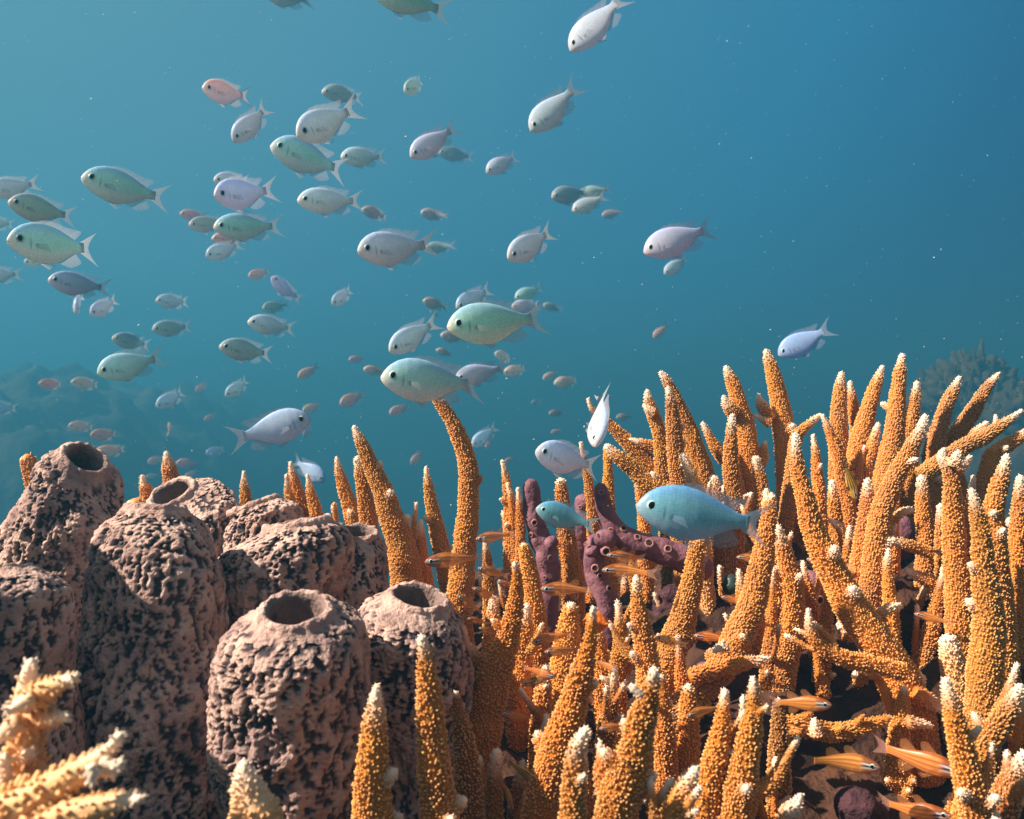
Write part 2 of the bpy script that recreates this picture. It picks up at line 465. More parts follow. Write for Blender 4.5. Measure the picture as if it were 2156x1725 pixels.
# ------------------------------------------------------------------ tube sponges
def sponge(label, axis, rim, top_dir, depth_in=1.6, knob=1.0, group='grey brown tube sponges', body_extra=None, seed=0, vscale=1.0, nv=300, nc=300, opening=True):
    """axis: [(x, y, w, d)] top first, w the width in the photograph; rim: width of the opening; top_dir: which way the mouth faces"""
    pts = np.array([P(x, y, d) for x, y, w, d in axis]); rr = np.array([w * 0.5 / FPX * d for x, y, w, d in axis])
    d0 = axis[0][3]; r_rim = rim * 0.5 / FPX * d0
    n = nv
    c = catmull(pts, n); rad = np.interp(np.linspace(0, len(rr) - 1, n), np.arange(len(rr)), rr)
    s = np.concatenate([[0], np.cumsum(np.linalg.norm(np.diff(c, axis=0), axis=1))])
    base = c[-1].copy()
    top = np.array(top_dir, float); top /= np.linalg.norm(top)
    # axis directions: tangent, blended to the mouth's direction over the top
    t = -np.gradient(c, axis=0); t /= np.linalg.norm(t, axis=1)[:, None]
    R0 = rr[1] if len(rr) > 1 else rr[0]
    w = np.clip(1 - s / (R0 * 1.5), 0, 1)[:, None]; w = w * w * (3 - 2 * w)
    t = t * (1 - w) + top * w; t /= np.linalg.norm(t, axis=1)[:, None]
    # rounded shoulder that runs in to the rim
    sh = R0 * 0.62
    k = np.clip(s / sh, 0, 1)
    wall = r_rim * 1.42
    rad = wall + (rad - wall) * np.sqrt(np.clip(1 - (1 - k) ** 2, 0, 1))
    # rim and inner wall
    m_r = 14; m_i = 46
    lip = r_rim * 0.42
    ang = np.linspace(0, math.pi, m_r)
    rc = [c[0] + t[0] * (lip * 0.5 * math.sin(x)) for x in ang]; rrad = [r_rim + lip * 0.5 + lip * 0.5 * math.cos(x) for x in ang]
    dep = np.linspace(0, depth_in * r_rim * 2, m_i)
    ic = [c[0] - t[0] * x for x in dep]; irad = [r_rim * (1 - 0.25 * (x / dep[-1]) ** 2) for x in dep]
    irad[-1] = irad[-1] * 0.02
    C = np.vstack([np.array(ic)[::-1], np.array(rc)[::-1][1:], c[1:]])
    T = np.vstack([np.tile(t[0], (m_i, 1)), np.tile(t[0], (m_r - 1, 1)), t[1:]])
    RAD = np.concatenate([np.array(irad)[::-1], np.array(rrad)[::-1][1:], rad[1:]])
    N = len(C)
    side = np.cross(T, (0, 1, 0.0)); side /= np.linalg.norm(side, axis=1)[:, None]
    fr = np.cross(side, T)
    a = np.arange(nc) * 2 * math.pi / nc
    dirs = np.cos(a)[None, :, None] * side[:, None, :] + np.sin(a)[None, :, None] * fr[:, None, :]
    V = C[:, None, :] + RAD[:, None, None] * dirs
    flat = V.reshape(-1, 3); dn = dirs.reshape(-1, 3)
    idx = np.repeat(np.arange(N), nc)
    outer = np.clip((idx - (m_i + m_r) - 4) / 26.0, 0, 1)
    inner = np.clip((m_i - idx) / 6.0, 0, 1)
    q = flat - base + seed * 3.7
    # long knobs: noise squeezed sideways; pits between them
    st = np.array((1.0, 1.0, 0.52 * vscale))
    big = noise3(q * st * 48 + 3.1)
    n1 = noise3(q * st * 150 + 11.0)
    n2 = noise3(q * st * 330 + 31.0)
    n3 = noise3(q * 600 + 51.0)
    ridge = 1 - np.abs(noise3(q * st * 105 + 71.0)) * 2.2
    h = 0.55 * n1 + 0.42 * ridge + 0.30 * n2
    disp = (0.0015 * big + 0.0026 * h * knob + 0.0007 * n3 * knob)
    lump = 0.006 * noise3(q * 22 + 5.5) * (1 if body_extra is None else body_extra)
    flat = flat + dn * ((disp + lump) * outer + (0.0006 * n2 + 0.0005 * n1) * (1 - outer))[:, None]
    # ragged rim
    rimw = np.clip(1 - np.abs(idx - (m_i + m_r * 0.5)) / 16.0, 0, 1)
    flat = flat + np.repeat(T, nc, 0) * ((0.0012 * noise3(q * 110) + 0.0009 * n2) * rimw)[:, None]
    pitv = np.clip((-(0.30 * n1 + 0.62 * n2 + 0.48 * n3) + 0.03) * 3.4, 0, 1)
    patch = np.clip(1.0 + 0.8 * noise3(q * 26 + 9.0), 0.25, 1)
    flat = flat - dn * (0.0011 * np.clip(pitv * patch, 0, 1) * outer)[:, None]
    pit = np.clip(pitv * patch * 1.25, 0, 1) * outer * 0.92
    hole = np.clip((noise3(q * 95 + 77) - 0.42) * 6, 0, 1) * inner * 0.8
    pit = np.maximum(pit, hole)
    root = thing('tube_sponge', label, 'sponge', base, group)
    cut = m_i + 4
    v0 = flat - base
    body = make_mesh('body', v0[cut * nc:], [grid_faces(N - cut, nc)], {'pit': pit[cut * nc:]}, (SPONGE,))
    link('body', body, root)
    inn = make_mesh('inner_wall', v0[:(cut + 1) * nc], [grid_faces(cut + 1, nc)], {'pit': np.maximum(pit[:(cut + 1) * nc], 0.55)}, (SPONGE,))  # whole inner wall darkened, painting in the dimness inside the mouth
    link('inner_wall', inn, root)
    return root

# ------------------------------------------------------------------ smooth purple sponge with pores
def tube_mesh(name, pts, ws, mat, lump=0.12, freq=85, nc=28, step=0.0016, closed=True):
    length = np.linalg.norm(np.diff(pts, axis=0), axis=1).sum()
    n = max(12, int(length / step)); c = catmull(pts, n)
    rad = np.interp(np.linspace(0, len(ws) - 1, n), np.arange(len(ws)), ws)
    s = np.concatenate([[0], np.cumsum(np.linalg.norm(np.diff(c, axis=0), axis=1))])
    for e, r in ((s, rad[0]), (s[-1] - s, rad[-1])):
        m = e < r; rad[m] *= np.sqrt(np.clip(1 - (1 - e[m] / r) ** 2, 0.004, 1))
    t, nn, bb = frames(c)
    a = np.arange(nc) * 2 * math.pi / nc
    dirs = (np.cos(a)[None, :, None] * nn[:, None, :] + np.sin(a)[None, :, None] * bb[:, None, :])
    V = (c[:, None, :] + rad[:, None, None] * dirs).reshape(-1, 3); dn = dirs.reshape(-1, 3)
    rr = np.repeat(rad, nc)
    V = V + dn * (rr * lump * (fbm(V * freq, 4)))[:, None]
    V = np.vstack([V, c[0], c[-1]])
    k = len(V) - 2
    F3 = [np.stack([np.full(nc, k), (np.arange(nc) + 1) % nc, np.arange(nc)], 1), np.stack([np.full(nc, k + 1), (n - 1) * nc + np.arange(nc), (n - 1) * nc + (np.arange(nc) + 1) % nc], 1)]
    return make_mesh(name, V, [grid_faces(n, nc)] + F3, None, (mat,))

def pore_mesh():
    """a raised ring round a dark disc painted as the shade of a hole, radius 1, facing -Y"""
    nc = 20; prof = [(1.35, 0.45), (1.20, -0.10), (1.0, -0.22), (0.78, -0.10), (0.74, -0.05), (0.5, -0.02), (0.02, -0.02)]
    a = np.arange(nc) * 2 * math.pi / nc
    V = np.array([[r * math.cos(x), y, r * math.sin(x)] for r, y in prof for x in a])
    F = grid_faces(len(prof), nc)
    mi = np.repeat([0, 0, 0, 1, 1, 1], nc)  # inner strips take the dark colour, painted shade on a shallow disc
    return make_mesh('osculum', V, [F], None, (RIM, PORE), mi)
PORE_ME = pore_mesh()

def purple(label, tubes, pores, mat=PURPLE, lump=0.14, name='encrusting_sponge', cat='sponge', group=None):
    first, w0 = parse(tubes[0][0], tubes[0][1]); base = first[-1]
    root = thing(name, label, cat, base, group)
    surf = []
    for spec, d in tubes:
        pts, ws = parse(spec, d)
        link('body' if not surf else 'arm', tube_mesh('arm', pts - base, ws, mat, lump), root)
        cc = catmull(pts, 60); surf.append((cc, np.interp(np.linspace(0, len(ws) - 1, 60), np.arange(len(ws)), ws)))
    for (x, y, r) in pores:
        best = None
        for cc, rr in surf:
            px = 1078 + cc[:, 0] / cc[:, 1] * FPX; py = 862.5 - (cc[:, 2] - CAMZ) / cc[:, 1] * FPX
            dd = np.hypot(px - x, py - y) - rr / cc[:, 1] * FPX * 0.98
            i = int(dd.argmin())
            if best is None or dd[i] < best[0]: best = (dd[i], cc[i], rr[i])
        _, ctr, r0 = best
        q = P(x, y, ctr[1]) - ctr
        lat = min(np.hypot(q[0], q[2]), r0 * 0.93)
        nrm = np.array((q[0], 0, q[2])); nl = np.linalg.norm(nrm); nrm = nrm / nl * lat if nl > 1e-6 else nrm * 0
        nrm[1] = -math.sqrt(max(r0 * r0 - lat * lat, 1e-10)); nrm /= np.linalg.norm(nrm)
        pos = ctr + nrm * r0 * 1.04
        o = link('osculum', PORE_ME, root)
        z = Vector((0, 0, 1)); y_ = Vector(-nrm); x_ = y_.cross(z).normalized(); z_ = x_.cross(y_)
        m = Matrix((x_, y_, z_)).transposed().to_4x4(); sc = r * 0.34 / FPX * ctr[1] * 2
        o.matrix_local = Matrix.Translation(Vector(pos - base)) @ m @ Matrix.Scale(sc, 4)
    return root

# ------------------------------------------------------------------ fish (length 1, snout at x=+0.5, tail at -0.5, up Z)
def prof(xs, ys, x): 
    return np.interp(x, xs, ys)
def smooth(a, k=3):
    b = a.copy()
    for _ in range(k): b[1:-1] = 0.25 * b[:-2] + 0.5 * b[1:-1] + 0.25 * b[2:]
    return b
SHAPES = {
 'chromis': dict(x=[0, .012, .04, .08, .15, .24, .34, .44, .54, .63, .71, .77, .815],
   top=[.0, .034, .078, .124, .172, .202, .206, .190, .156, .114, .076, .056, .054],
   bot=[.0, .030, .060, .092, .136, .178, .200, .196, .160, .110, .068, .050, .050],
   wid=[.0, .018, .038, .054, .070, .078, .076, .066, .048, .033, .020, .011, .002], drop=0.0, eye=(.112, .030, .041)),
 'cardinal': dict(x=[0, .012, .04, .08, .15, .24, .34, .44, .54, .63, .71, .77, .815],
   top=[.0, .022, .048, .070, .098, .124, .130, .118, .094, .072, .056, .050, .050],
   bot=[.0, .024, .050, .072, .098, .118, .122, .110, .086, .064, .050, .046, .046],
   wid=[.0, .016, .036, .050, .062, .066, .062, .052, .040, .028, .018, .010, .002], drop=0.0, eye=(.105, .012, .038)),
}
def lerp(a, b, t): return a * (1 - t)[:, None] + b * t[:, None]
def C(*v): return np.array(v, float)
def skin(kind, u, v, x):
    """own colour of the fish: u along the body (0 snout .. 1), v -1 belly .. +1 back"""
    n = len(u)
    if kind in ('chromis', 'silver', 'dusky', 'pink'):
        if kind == 'chromis': back, mid, low, snout = C(.42, .68, .88), C(.56, .88, .82), C(.86, .88, .86), C(.94, .80, .74)
        elif kind == 'silver': back, mid, low, snout = C(.66, .78, .95), C(.84, .92, .95), C(.95, .90, .89), C(.95, .82, .74)
        elif kind == 'dusky': back, mid, low, snout = C(.40, .54, .62), C(.52, .68, .64), C(.74, .72, .70), C(.86, .72, .64)
        else: back, mid, low, snout = C(.86, .54, .46), C(.90, .66, .64), C(.92, .74, .72), C(.92, .82, .66)
        t1 = np.clip((v + 0.75) / 0.75, 0, 1); t1 = t1 * t1 * (3 - 2 * t1)
        t2 = np.clip((v - 0.35) / 0.5, 0, 1); t2 = t2 * t2 * (3 - 2 * t2)
        c = lerp(lerp(np.tile(low, (n, 1)), np.tile(mid, (n, 1)), t1), np.tile(back, (n, 1)), t2)
        c = lerp(c, np.tile(snout, (n, 1)), np.clip(1 - u / 0.10, 0, 1) ** 0.8 * 0.9)
        c = lerp(c, np.tile(C(.10, .09, .10), (n, 1)), np.exp(-((v + 0.10 + u * 3) / 0.10) ** 2) * np.clip(1 - u / 0.045, 0, 1) * 0.7)
        # gill-cover line, pectoral base mark
        xg = 0.205 - 0.03 * v * v
        c = lerp(c, np.tile(C(.05, .08, .09), (n, 1)), np.exp(-((u - xg) / 0.006) ** 2) * np.clip(1 - np.abs(v + 0.12) / 0.55, 0, 1) * 0.75)
        c = lerp(c, np.tile(C(.03, .05, .07), (n, 1)), np.exp(-((u - 0.262) / 0.011) ** 2 - ((v + 0.18) / 0.10) ** 2) * 0.75)
        return c
    # striped cardinalfish
    a, b = (C(.40, .095, .012), C(.90, .36, .085)) if kind == 'cardinal' else (C(.75, .40, .02), C(.03, .025, .02))
    st = 0.5 + 0.5 * np.cos(v * math.pi * 4.2 + 0.5)
    c = lerp(np.tile(b, (n, 1)), np.tile(a, (n, 1)), st ** 1.5)
    head = np.clip((0.27 - u) / 0.07, 0, 1)
    band = np.exp(-((v - 0.06) / 0.27) ** 2)
    ln = np.exp(-((v - 0.34) / 0.075) ** 2) + np.exp(-((v + 0.20) / 0.075) ** 2)
    hc = lerp(np.tile(a * 0.9, (n, 1)), np.tile(C(.012, .010, .014), (n, 1)), np.clip(band * 1.6, 0, 1))
    hc = lerp(hc, np.tile(C(.95, .93, .88), (n, 1)), np.clip(ln, 0, 1))
    c = lerp(c, hc, head)
    if kind == 'dark_cardinal':
        pass
    return c

def build_fish_meshes(kind, shape, bend, fincol, tailcol, tail_edge=None, finopa=0.48):
    S = SHAPES[shape]
    xs = np.array(S['x'])
    def bendf(V):
        V = V.copy(); u = 0.5 - V[:, 0]
        k = np.clip(u - 0.25, 0, None)
        V[:, 1] += bend * k * k
        return V
    # body
    u = np.concatenate([np.linspace(0, 0.08, 14)[:-1], np.linspace(0.08, 0.83, 62)])
    fine = np.linspace(0, .83, 400)
    def curve(key): return np.interp(u, fine, smooth(np.interp(fine, xs, S[key]), 60) * (fine > 0))
    top, bot, wid = curve('top'), curve('bot'), curve('wid')
    nr, nc = len(u), 40
    a = np.arange(nc) * 2 * math.pi / nc
    sa, ca = np.sin(a), np.cos(a)
    zz = np.where(sa >= 0, 1, 0)[None, :] * top[:, None] * sa[None, :] + np.where(sa < 0, 1, 0)[None, :] * bot[:, None] * sa[None, :]
    yy = wid[:, None] * np.sign(ca)[None, :] * (np.abs(ca) ** 0.9)[None, :]
    V = np.stack([np.repeat(0.5 - u, nc), yy.ravel(), zz.ravel()], 1)
    V = np.vstack([V, [0.503, 0, 0], [0.5 - 0.83, 0, 0]])
    F = [grid_faces(nr, nc)]
    k = nr * nc
    F += [np.stack([np.full(nc, k), (np.arange(nc) + 1) % nc, np.arange(nc)], 1), np.stack([np.full(nc, k + 1), (nr - 1) * nc + np.arange(nc), (nr - 1) * nc + (np.arange(nc) + 1) % nc], 1)]
    uu = np.concatenate([np.repeat(u, nc), [0, .83]]); vv = np.concatenate([np.tile(sa, nr), [0, 0]])
    col = skin(kind, uu, vv, V)
    scl = np.stack([uu * 36, np.concatenate([zz.ravel(), [0, 0]]) * 44, np.sign(V[:, 1]) * 3], 1)
    out = {'body': (bendf(V), F, {'col': col, 'scl': scl}, None)}
    fk = 400
    def T(x): return float(np.interp(x, u, top))
    def B(x): return float(-np.interp(x, u, bot))
    def W(x): return float(np.interp(x, u, wid))
    def sheet(base, outer, color, edge=None, opa=None, nv=7):
        base = np.array(base); outer = np.array(outer); n = 18
        b = catmull(base, n); o = catmull(outer, n)
        f = np.linspace(0, 1, nv)
        V = b[:, None, :] * (1 - f)[None, :, None] + o[:, None, :] * f[None, :, None]
        ray = 0.92 + 0.08 * np.cos(np.arange(n) * 2.4)
        col = np.array(color)[None, None, :] * ray[:, None, None] * np.ones((1, nv, 1))
        op = (np.ones((n, nv)) * (opa or finopa)) * (1.15 - 0.45 * f)[None, :] * (0.85 + 0.15 * ray)[:, None]
        if edge is not None:
            w = np.clip(1 - np.minimum(np.arange(n), n - 1 - np.arange(n)) / 4.0, 0, 1)[:, None, None]
            col = col * (1 - w) + np.array(edge)[None, None, :] * w; op = np.maximum(op, w[:, :, 0] * 0.9)
        return bendf(V.reshape(-1, 3)), [grid_faces(n, nv, wrap=False)], {'col': col.reshape(-1, 3), 'opa': op.ravel()}, None
    X = lambda x: 0.5 - x
    if shape == 'chromis':
        bx = [.24, .33, .42, .52, .60, .68, .71]; h = [.006, .030, .036, .036, .052, .075, .012]; sl = [.02, .05, .07, .08, .10, .13, .03]
        out['dorsal_fin'] = sheet([(X(x), 0, T(x) - .006) for x in bx], [(X(x + s), 0, T(x) + hh) for x, hh, s in zip(bx, h, sl)], fincol)
        bx = [.50, .56, .62, .68, .71]; h = [.015, .070, .080, .070, .012]; sl = [.03, .08, .10, .10, .02]
        out['anal_fin'] = sheet([(X(x), 0, B(x) + .006) for x in bx], [(X(x + s), 0, B(x) - hh) for x, hh, s in zip(bx, h, sl)], fincol)
        tv = np.linspace(-1, 1, 11)
        out['tail_fin'] = sheet([(X(.775), 0, .054 * v) for v in tv], [(X(.885 + .135 * abs(v) ** 1.6), 0, .185 * v) for v in tv], tailcol, tail_edge, 0.78)
    else:
        bx = [.28, .33, .38, .42]; h = [.02, .10, .085, .01]; sl = [.03, .07, .09, .04]
        out['dorsal_fin'] = sheet([(X(x), 0, T(x) - .006) for x in bx], [(X(x + s), 0, T(x) + hh) for x, hh, s in zip(bx, h, sl)], fincol)
        bx = [.50, .55, .60, .65]; h = [.02, .10, .085, .01]
        out['rear_dorsal_fin'] = sheet([(X(x), 0, T(x) - .006) for x in bx], [(X(x + s), 0, T(x) + hh) for x, hh, s in zip(bx, h, sl)], fincol)
        out['anal_fin'] = sheet([(X(x), 0, B(x) + .006) for x in bx], [(X(x + s), 0, B(x) - hh) for x, hh, s in zip(bx, h, sl)], fincol)
        tv = np.linspace(-1, 1, 11)
        out['tail_fin'] = sheet([(X(.80), 0, .046 * v) for v in tv], [(X(.93 + .07 * abs(v) ** 1.5), 0, .11 * v) for v in tv], tailcol, tail_edge, 0.5)
    for s in (-1, 1):
        px = [.30, .325, .35]
        out['pelvic_fin%d' % s] = sheet([(X(x), s * .016, B(x) + .010) for x in px], [(X(x + .12), s * .035, B(x + .03) - .055 + .02 * k) for k, x in enumerate(px)], fincol)
        pz = [-.055, -.035, -.015]
        w0 = W(.26)
        out['pectoral_fin%d' % s] = sheet([(X(.262), s * w0 * .93, z) for z in pz], [(X(.262 + .115 - .02 * k), s * (w0 + .055), z * 1.9 + .012) for k, z in enumerate(pz)], fincol, None, 0.38)
    # eyes: flattened ball, pale iris with a black pupil
    ex, ez, er = S['eye']
    for s in (-1, 1):
        nr_, nc_ = 9, 18
        th = np.linspace(0.0, math.pi / 2, nr_); a2 = np.arange(nc_) * 2 * math.pi / nc_
        ring = np.array([[er * math.sin(t) * math.cos(x), s * (er * 0.42 * math.cos(t)), er * math.sin(t) * math.sin(x)] for t in th for x in a2])
        ring += np.array([X(ex), s * W(ex) * 0.80 * math.sqrt(max(0.05, 1 - (ez / T(ex)) ** 2)) , ez])
        f = grid_faces(nr_, nc_)
        mi = np.repeat((th[:-1] < 0.70).astype(int), nc_)
        out['eye%d' % s] = (ring, [f], {}, mi)
    return out

def fish_kind(kind, shape, fincol, tailcol, tail_edge=None, finopa=0.48):
    """three bends of each kind, both as separate parts and, for the far ones, as a single mesh"""
    res = []
    sk = FISH if shape == 'chromis' else CARD
    for bend in (0.0, 0.28, -0.28, 0.6, -0.6):
        parts = build_fish_meshes(kind, shape, bend, fincol, tailcol, tail_edge, finopa)
        ms = []
        AV, AF3, AF4, col, opa, scl, m3, m4 = [], [], [], [], [], [], [], []
        tot = 0
        for nm, (V, F, at, mi) in parts.items():
            clean = nm.rstrip('-1').rstrip('1')
            mats = (sk,) if nm == 'body' else ((EYEW, EYEB) if nm.startswith('eye') else (FIN,))
            ms.append((clean, make_mesh(clean, V, F, {k: v for k, v in at.items()}, mats, mi)))
            slot = 0 if nm == 'body' else (2 if nm.startswith('eye') else 1)
            for f in F:
                f = np.asarray(f) + tot
                mm = np.full(len(f), slot) + (mi if mi is not None else 0)
                (AF4 if f.shape[1] == 4 else AF3).append(f); (m4 if f.shape[1] == 4 else m3).append(mm)
            AV.append(V); n = len(V); tot += n
            col.append(at.get('col', np.ones((n, 3)))); opa.append(at.get('opa', np.ones(n))); scl.append(at.get('scl', np.zeros((n, 3))))
        one = make_mesh('small_fish', np.vstack(AV), [np.vstack(AF4), np.vstack(AF3)], {'col': np.vstack(col), 'opa': np.concatenate(opa), 'scl': np.vstack(scl)},
                        (sk, FIN, EYEW, EYEB), np.concatenate(m4 + m3))
        res.append((ms, one))
    return res
KINDS = {
 'g': ('chromis', fish_kind('chromis', 'chromis', (.55, .55, .60), (.52, .55, .60))),
 's': ('chromis', fish_kind('silver', 'chromis', (.66, .62, .66), (.66, .64, .64))),
 'd': ('chromis', fish_kind('dusky', 'chromis', (.40, .44, .50), (.40, .42, .48))),
 'p': ('damselfish', fish_kind('pink', 'chromis', (.60, .42, .36), (.55, .42, .40), (.03, .03, .05))),
 'c': ('cardinalfish', fish_kind('cardinal', 'cardinal', (.75, .33, .12), (.72, .40, .28), None, 0.42)),
 'y': ('striped_cardinalfish', fish_kind('yellow', 'cardinal', (.60, .30, .04), (.60, .32, .08), None, 0.42)),
}
GROUPS = {'g': 'chromis in the school', 's': 'chromis in the school', 'd': 'chromis in the school', 'p': 'small reddish damselfish in the distance',
          'c': 'orange striped cardinalfish among the coral', 'y': 'yellow and black striped cardinalfish'}
def fish(kind, sx, sy, tx, ty, yaw, label, L=None, d=None, roll=0, bend=None, tintc=None):
    """snout at (sx, sy), tail end at (tx, ty) in the photograph; yaw > 0 turns the head to the viewer"""
    px = math.hypot(sx - tx, sy - ty); cy = math.cos(R(yaw)); sn = math.sin(R(yaw))
    if L is None: L = 0.075 * (1 + 0.6 * min(1, max(0, (120 - px) / 70)))
    elif d is None and L > .05: L *= 1.4
    if d is not None and d > .9: d *= 1.5
    if d is None: d = L * cy * FPX / px
    else: L = px * d / FPX / cy
    mx, my = (sx + tx) / 2, (sy + ty) / 2
    ctr = Vector(P(mx, my, d))
    view = (ctr - Vector((0, 0, CAMZ))).normalized()
    right = view.cross(Vector((0, 0, 1))).normalized(); up = right.cross(view)
    H = (right * ((sx - tx) / px) - up * ((sy - ty) / px)) * cy - view * sn
    H.normalize()
    Z = Vector((0, 0, 1)) - H * H.z
    if Z.length < 0.25: Z = right - H * right.dot(H)
    Z.normalize(); Y = Z.cross(H)
    m = Matrix((H, Y, Z)).transposed().to_4x4() @ Matrix.Rotation(R(roll), 4, 'X')
    name, variants = KINDS[kind]
    if bend is None: bend = random.choice((0, 1, 2, 3, 4))
    ms, one = variants[bend]
    cat = 'fish'
    W = Matrix.Translation(ctr) @ m @ Matrix.Scale(L, 4) @ Matrix.Diagonal((1, 1, random.uniform(.92, 1.08) if kind not in 'cy' else 1, 1))
    tc = tintc or tuple(1 + random.uniform(-.06, .06) for _ in range(3))
    if px < 62 and kind not in 'cy':
        o = link(name, one); o.matrix_world = W; o.color = (*tc, 1)
        return tag(o, label, cat, GROUPS[kind])
    root = link(name, None); root.empty_display_size = 0.3; root.matrix_world = W
    tag(root, label, cat, GROUPS[kind])
    for nm, me in ms:
        c = link(nm, me, root); c.color = (*tc, 1)
    return root

# ================================================================== ground and far reef
def sheet_mesh(name, xs, ys, zf, mat):
    X, Y = np.meshgrid(xs, ys)
    V = np.stack([X.ravel(), Y.ravel(), zf(X.ravel(), Y.ravel())], 1)
    return make_mesh(name, V, [grid_faces(len(ys), len(xs), wrap=False)], None, (mat,))
def sm(a, b, x): t = np.clip((x - a) / (b - a), 0, 1); return t * t * (3 - 2 * t)
def seabed_z(x, y):
    p = np.stack([x, y, x * 0], 1)
    return CAMZ - 3.0 + 0.12 * fbm(p * 0.45, 3)
seabed = link('seabed', sheet_mesh('seabed', np.linspace(-70, 70, 140), np.linspace(-40, 110, 150), seabed_z, SAND)); seabed['kind'] = 'structure'
def mound_z(x, y):
    p = np.stack([x, y, x * 0], 1)
    h = CAMZ - 0.205 + 0.05 * sm(0.35, 0.62, y) + 0.045 * sm(0.02, 0.22, x) * sm(0.40, 0.6, y)
    h = h - 3.0 * sm(0.80, 1.45, y) - 1.5 * sm(0.55, 1.2, np.abs(x)) - 1.5 * sm(0.0, -0.8, y)
    h = h - 0.10 * sm(-0.02, -0.16, x) * sm(0.4, 0.6, y)
    h = h + 0.23 * sm(-0.262, -0.31, x) * sm(.12, .2, y) * (1 - sm(.40, .46, y))  # unseen rise off the left edge, added to shade the lower sponges
    return np.maximum(h, CAMZ - 3.3) + 0.014 * fbm(p * 22 + 3, 4) + 0.012 * np.abs(noise3(p * 40 + 9))
mound = link('reef_floor', sheet_mesh('reef_floor', np.linspace(-1.3, 1.3, 420), np.linspace(-0.9, 1.6, 420), mound_z, ROCK)); mound['kind'] = 'structure'
def slope_z(x, y):
    p = np.stack([x, y, x * 0], 1)
    h = 3.4 * sm(-0.8, -5.4, x + 0.12 * (y - 9)) * sm(6.0, 9.3, y)
    return CAMZ - 3.15 + h + 0.42 * fbm(p * 0.9 + 4, 4) * sm(0.1, 0.8, h) + 0.12 * noise3(p * 5)
slope = link('reef_slope', sheet_mesh('reef_slope', np.linspace(-21, 0.6, 300), np.linspace(5.7, 21, 260), slope_z, SLOPE)); slope['kind'] = 'structure'

# bushy coral far off on the right
def far_coral(label, x, y, d, wpx, hpx, n, seed):
    rg = np.random.default_rng(seed)
    base = P(x, y + hpx, d); root = thing('bushy_coral', label, 'coral', base, None)
    W = wpx / FPX * d; H = hpx / FPX * d
    V, F4, F3 = [], [], []; tot = 0
    NC = 6; a = np.arange(NC) * 2 * math.pi / NC
    for i in range(n):
        an = rg.uniform(0, 2 * math.pi); sp = rg.uniform(0.1, 1) ** 0.6; el = rg.uniform(0.5, 1.05)
        tip = np.array((math.cos(an) * sp * W * 0.55, math.sin(an) * sp * W * 0.4, H * el * (1.1 - 0.55 * sp * sp)))
        b0 = tip * 0.35 + np.array((0, 0, -0.05))
        c = np.array([b0 + (tip - b0) * f + rg.normal(0, 0.022, 3) for f in np.linspace(1, 0, 6)])
        r = np.array([.012, .034, .040, .038, .034, .030]) * rg.uniform(.6, 1.7)
        t, nn, bb = frames(c)
        v = (c[:, None, :] + r[:, None, None] * (np.cos(a)[None, :, None] * nn[:, None, :] + np.sin(a)[None, :, None] * bb[:, None, :])).reshape(-1, 3)
        V.append(np.vstack([v, c[0]])); F4.append(grid_faces(6, NC) + tot); F3.append(np.stack([np.full(NC, 6 * NC), (np.arange(NC) + 1) % NC, np.arange(NC)], 1) + tot); tot += len(v) + 1
    link('crown', make_mesh('crown', np.vstack(V), F4 + F3, None, (FARCORAL,)), root)
    mass = tube_mesh('foot', np.array([[0, 0, H * .35], [0, 0, -0.9]]), np.array([W * .42, W * .7]), FARCORAL, 0.3, 5, 24, 0.05)
    link('foot', mass, root)
far_coral('dim bushy coral far behind the right hand staghorn tips, highest of the far clumps', 2050, 745, 7.6, 190, 150, 420, 1)
far_coral('dim low bushy coral at the right edge behind the staghorn tips', 2165, 800, 7.2, 170, 130, 300, 2)
far_coral('faint small bushy coral left of the tallest far clump', 1955, 790, 8.2, 90, 120, 160, 3)

# ================================================================== tube sponges
sponge('dark grey tube sponge in front with a wide round mouth', [(622, 1288, 170, .352), (620, 1330, 280, .352), (615, 1400, 312, .356), (612, 1520, 322, .36), (618, 1640, 310, .362), (640, 1800, 300, .365)],
       112, (0.02, -0.36, 1), seed=1, body_extra=.45)
sponge('knobbly tube sponge with an oval mouth, right of the wide mouthed one', [(880, 1262, 170, .405), (876, 1300, 240, .405), (868, 1370, 250, .408), (868, 1460, 246, .41), (876, 1600, 200, .41), (890, 1760, 180, .41)],
       96, (0.22, -0.24, 1), seed=2, body_extra=.7)
sponge('tallest dark tube sponge at centre left, seen from the side', [(328, 1072, 150, .44), (328, 1110, 225, .44), (330, 1200, 262, .435), (325, 1350, 292, .43), (318, 1500, 310, .42), (312, 1650, 320, .415), (310, 1820, 320, .41)],
       90, (0.05, 0.12, 1), seed=3, body_extra=1.3)
sponge('large sponge at the back left whose slit mouth faces right', [(178, 968, 120, .50), (160, 1010, 165, .50), (140, 1090, 215, .50), (115, 1200, 250, .50), (100, 1330, 260, .50), (95, 1600, 260, .50)],
       72, (0.62, -0.34, .72), seed=4, body_extra=1.5)
sponge('sponge behind the tallest one, its dark mouth tilted to the left', [(362, 1040, 104, .54), (385, 1065, 160, .54), (410, 1120, 200, .54), (420, 1250, 220, .54), (420, 1450, 220, .54)],
       76, (-0.28, -0.52, .84), seed=5, body_extra=.8)
sponge('squat sponge behind with a thin slit mouth under coral tips', [(535, 1066, 110, .53), (545, 1090, 175, .53), (548, 1150, 200, .53), (550, 1260, 205, .53), (550, 1500, 200, .53)],
       80, (-0.35, 0.05, .93), seed=6, body_extra=1.1)
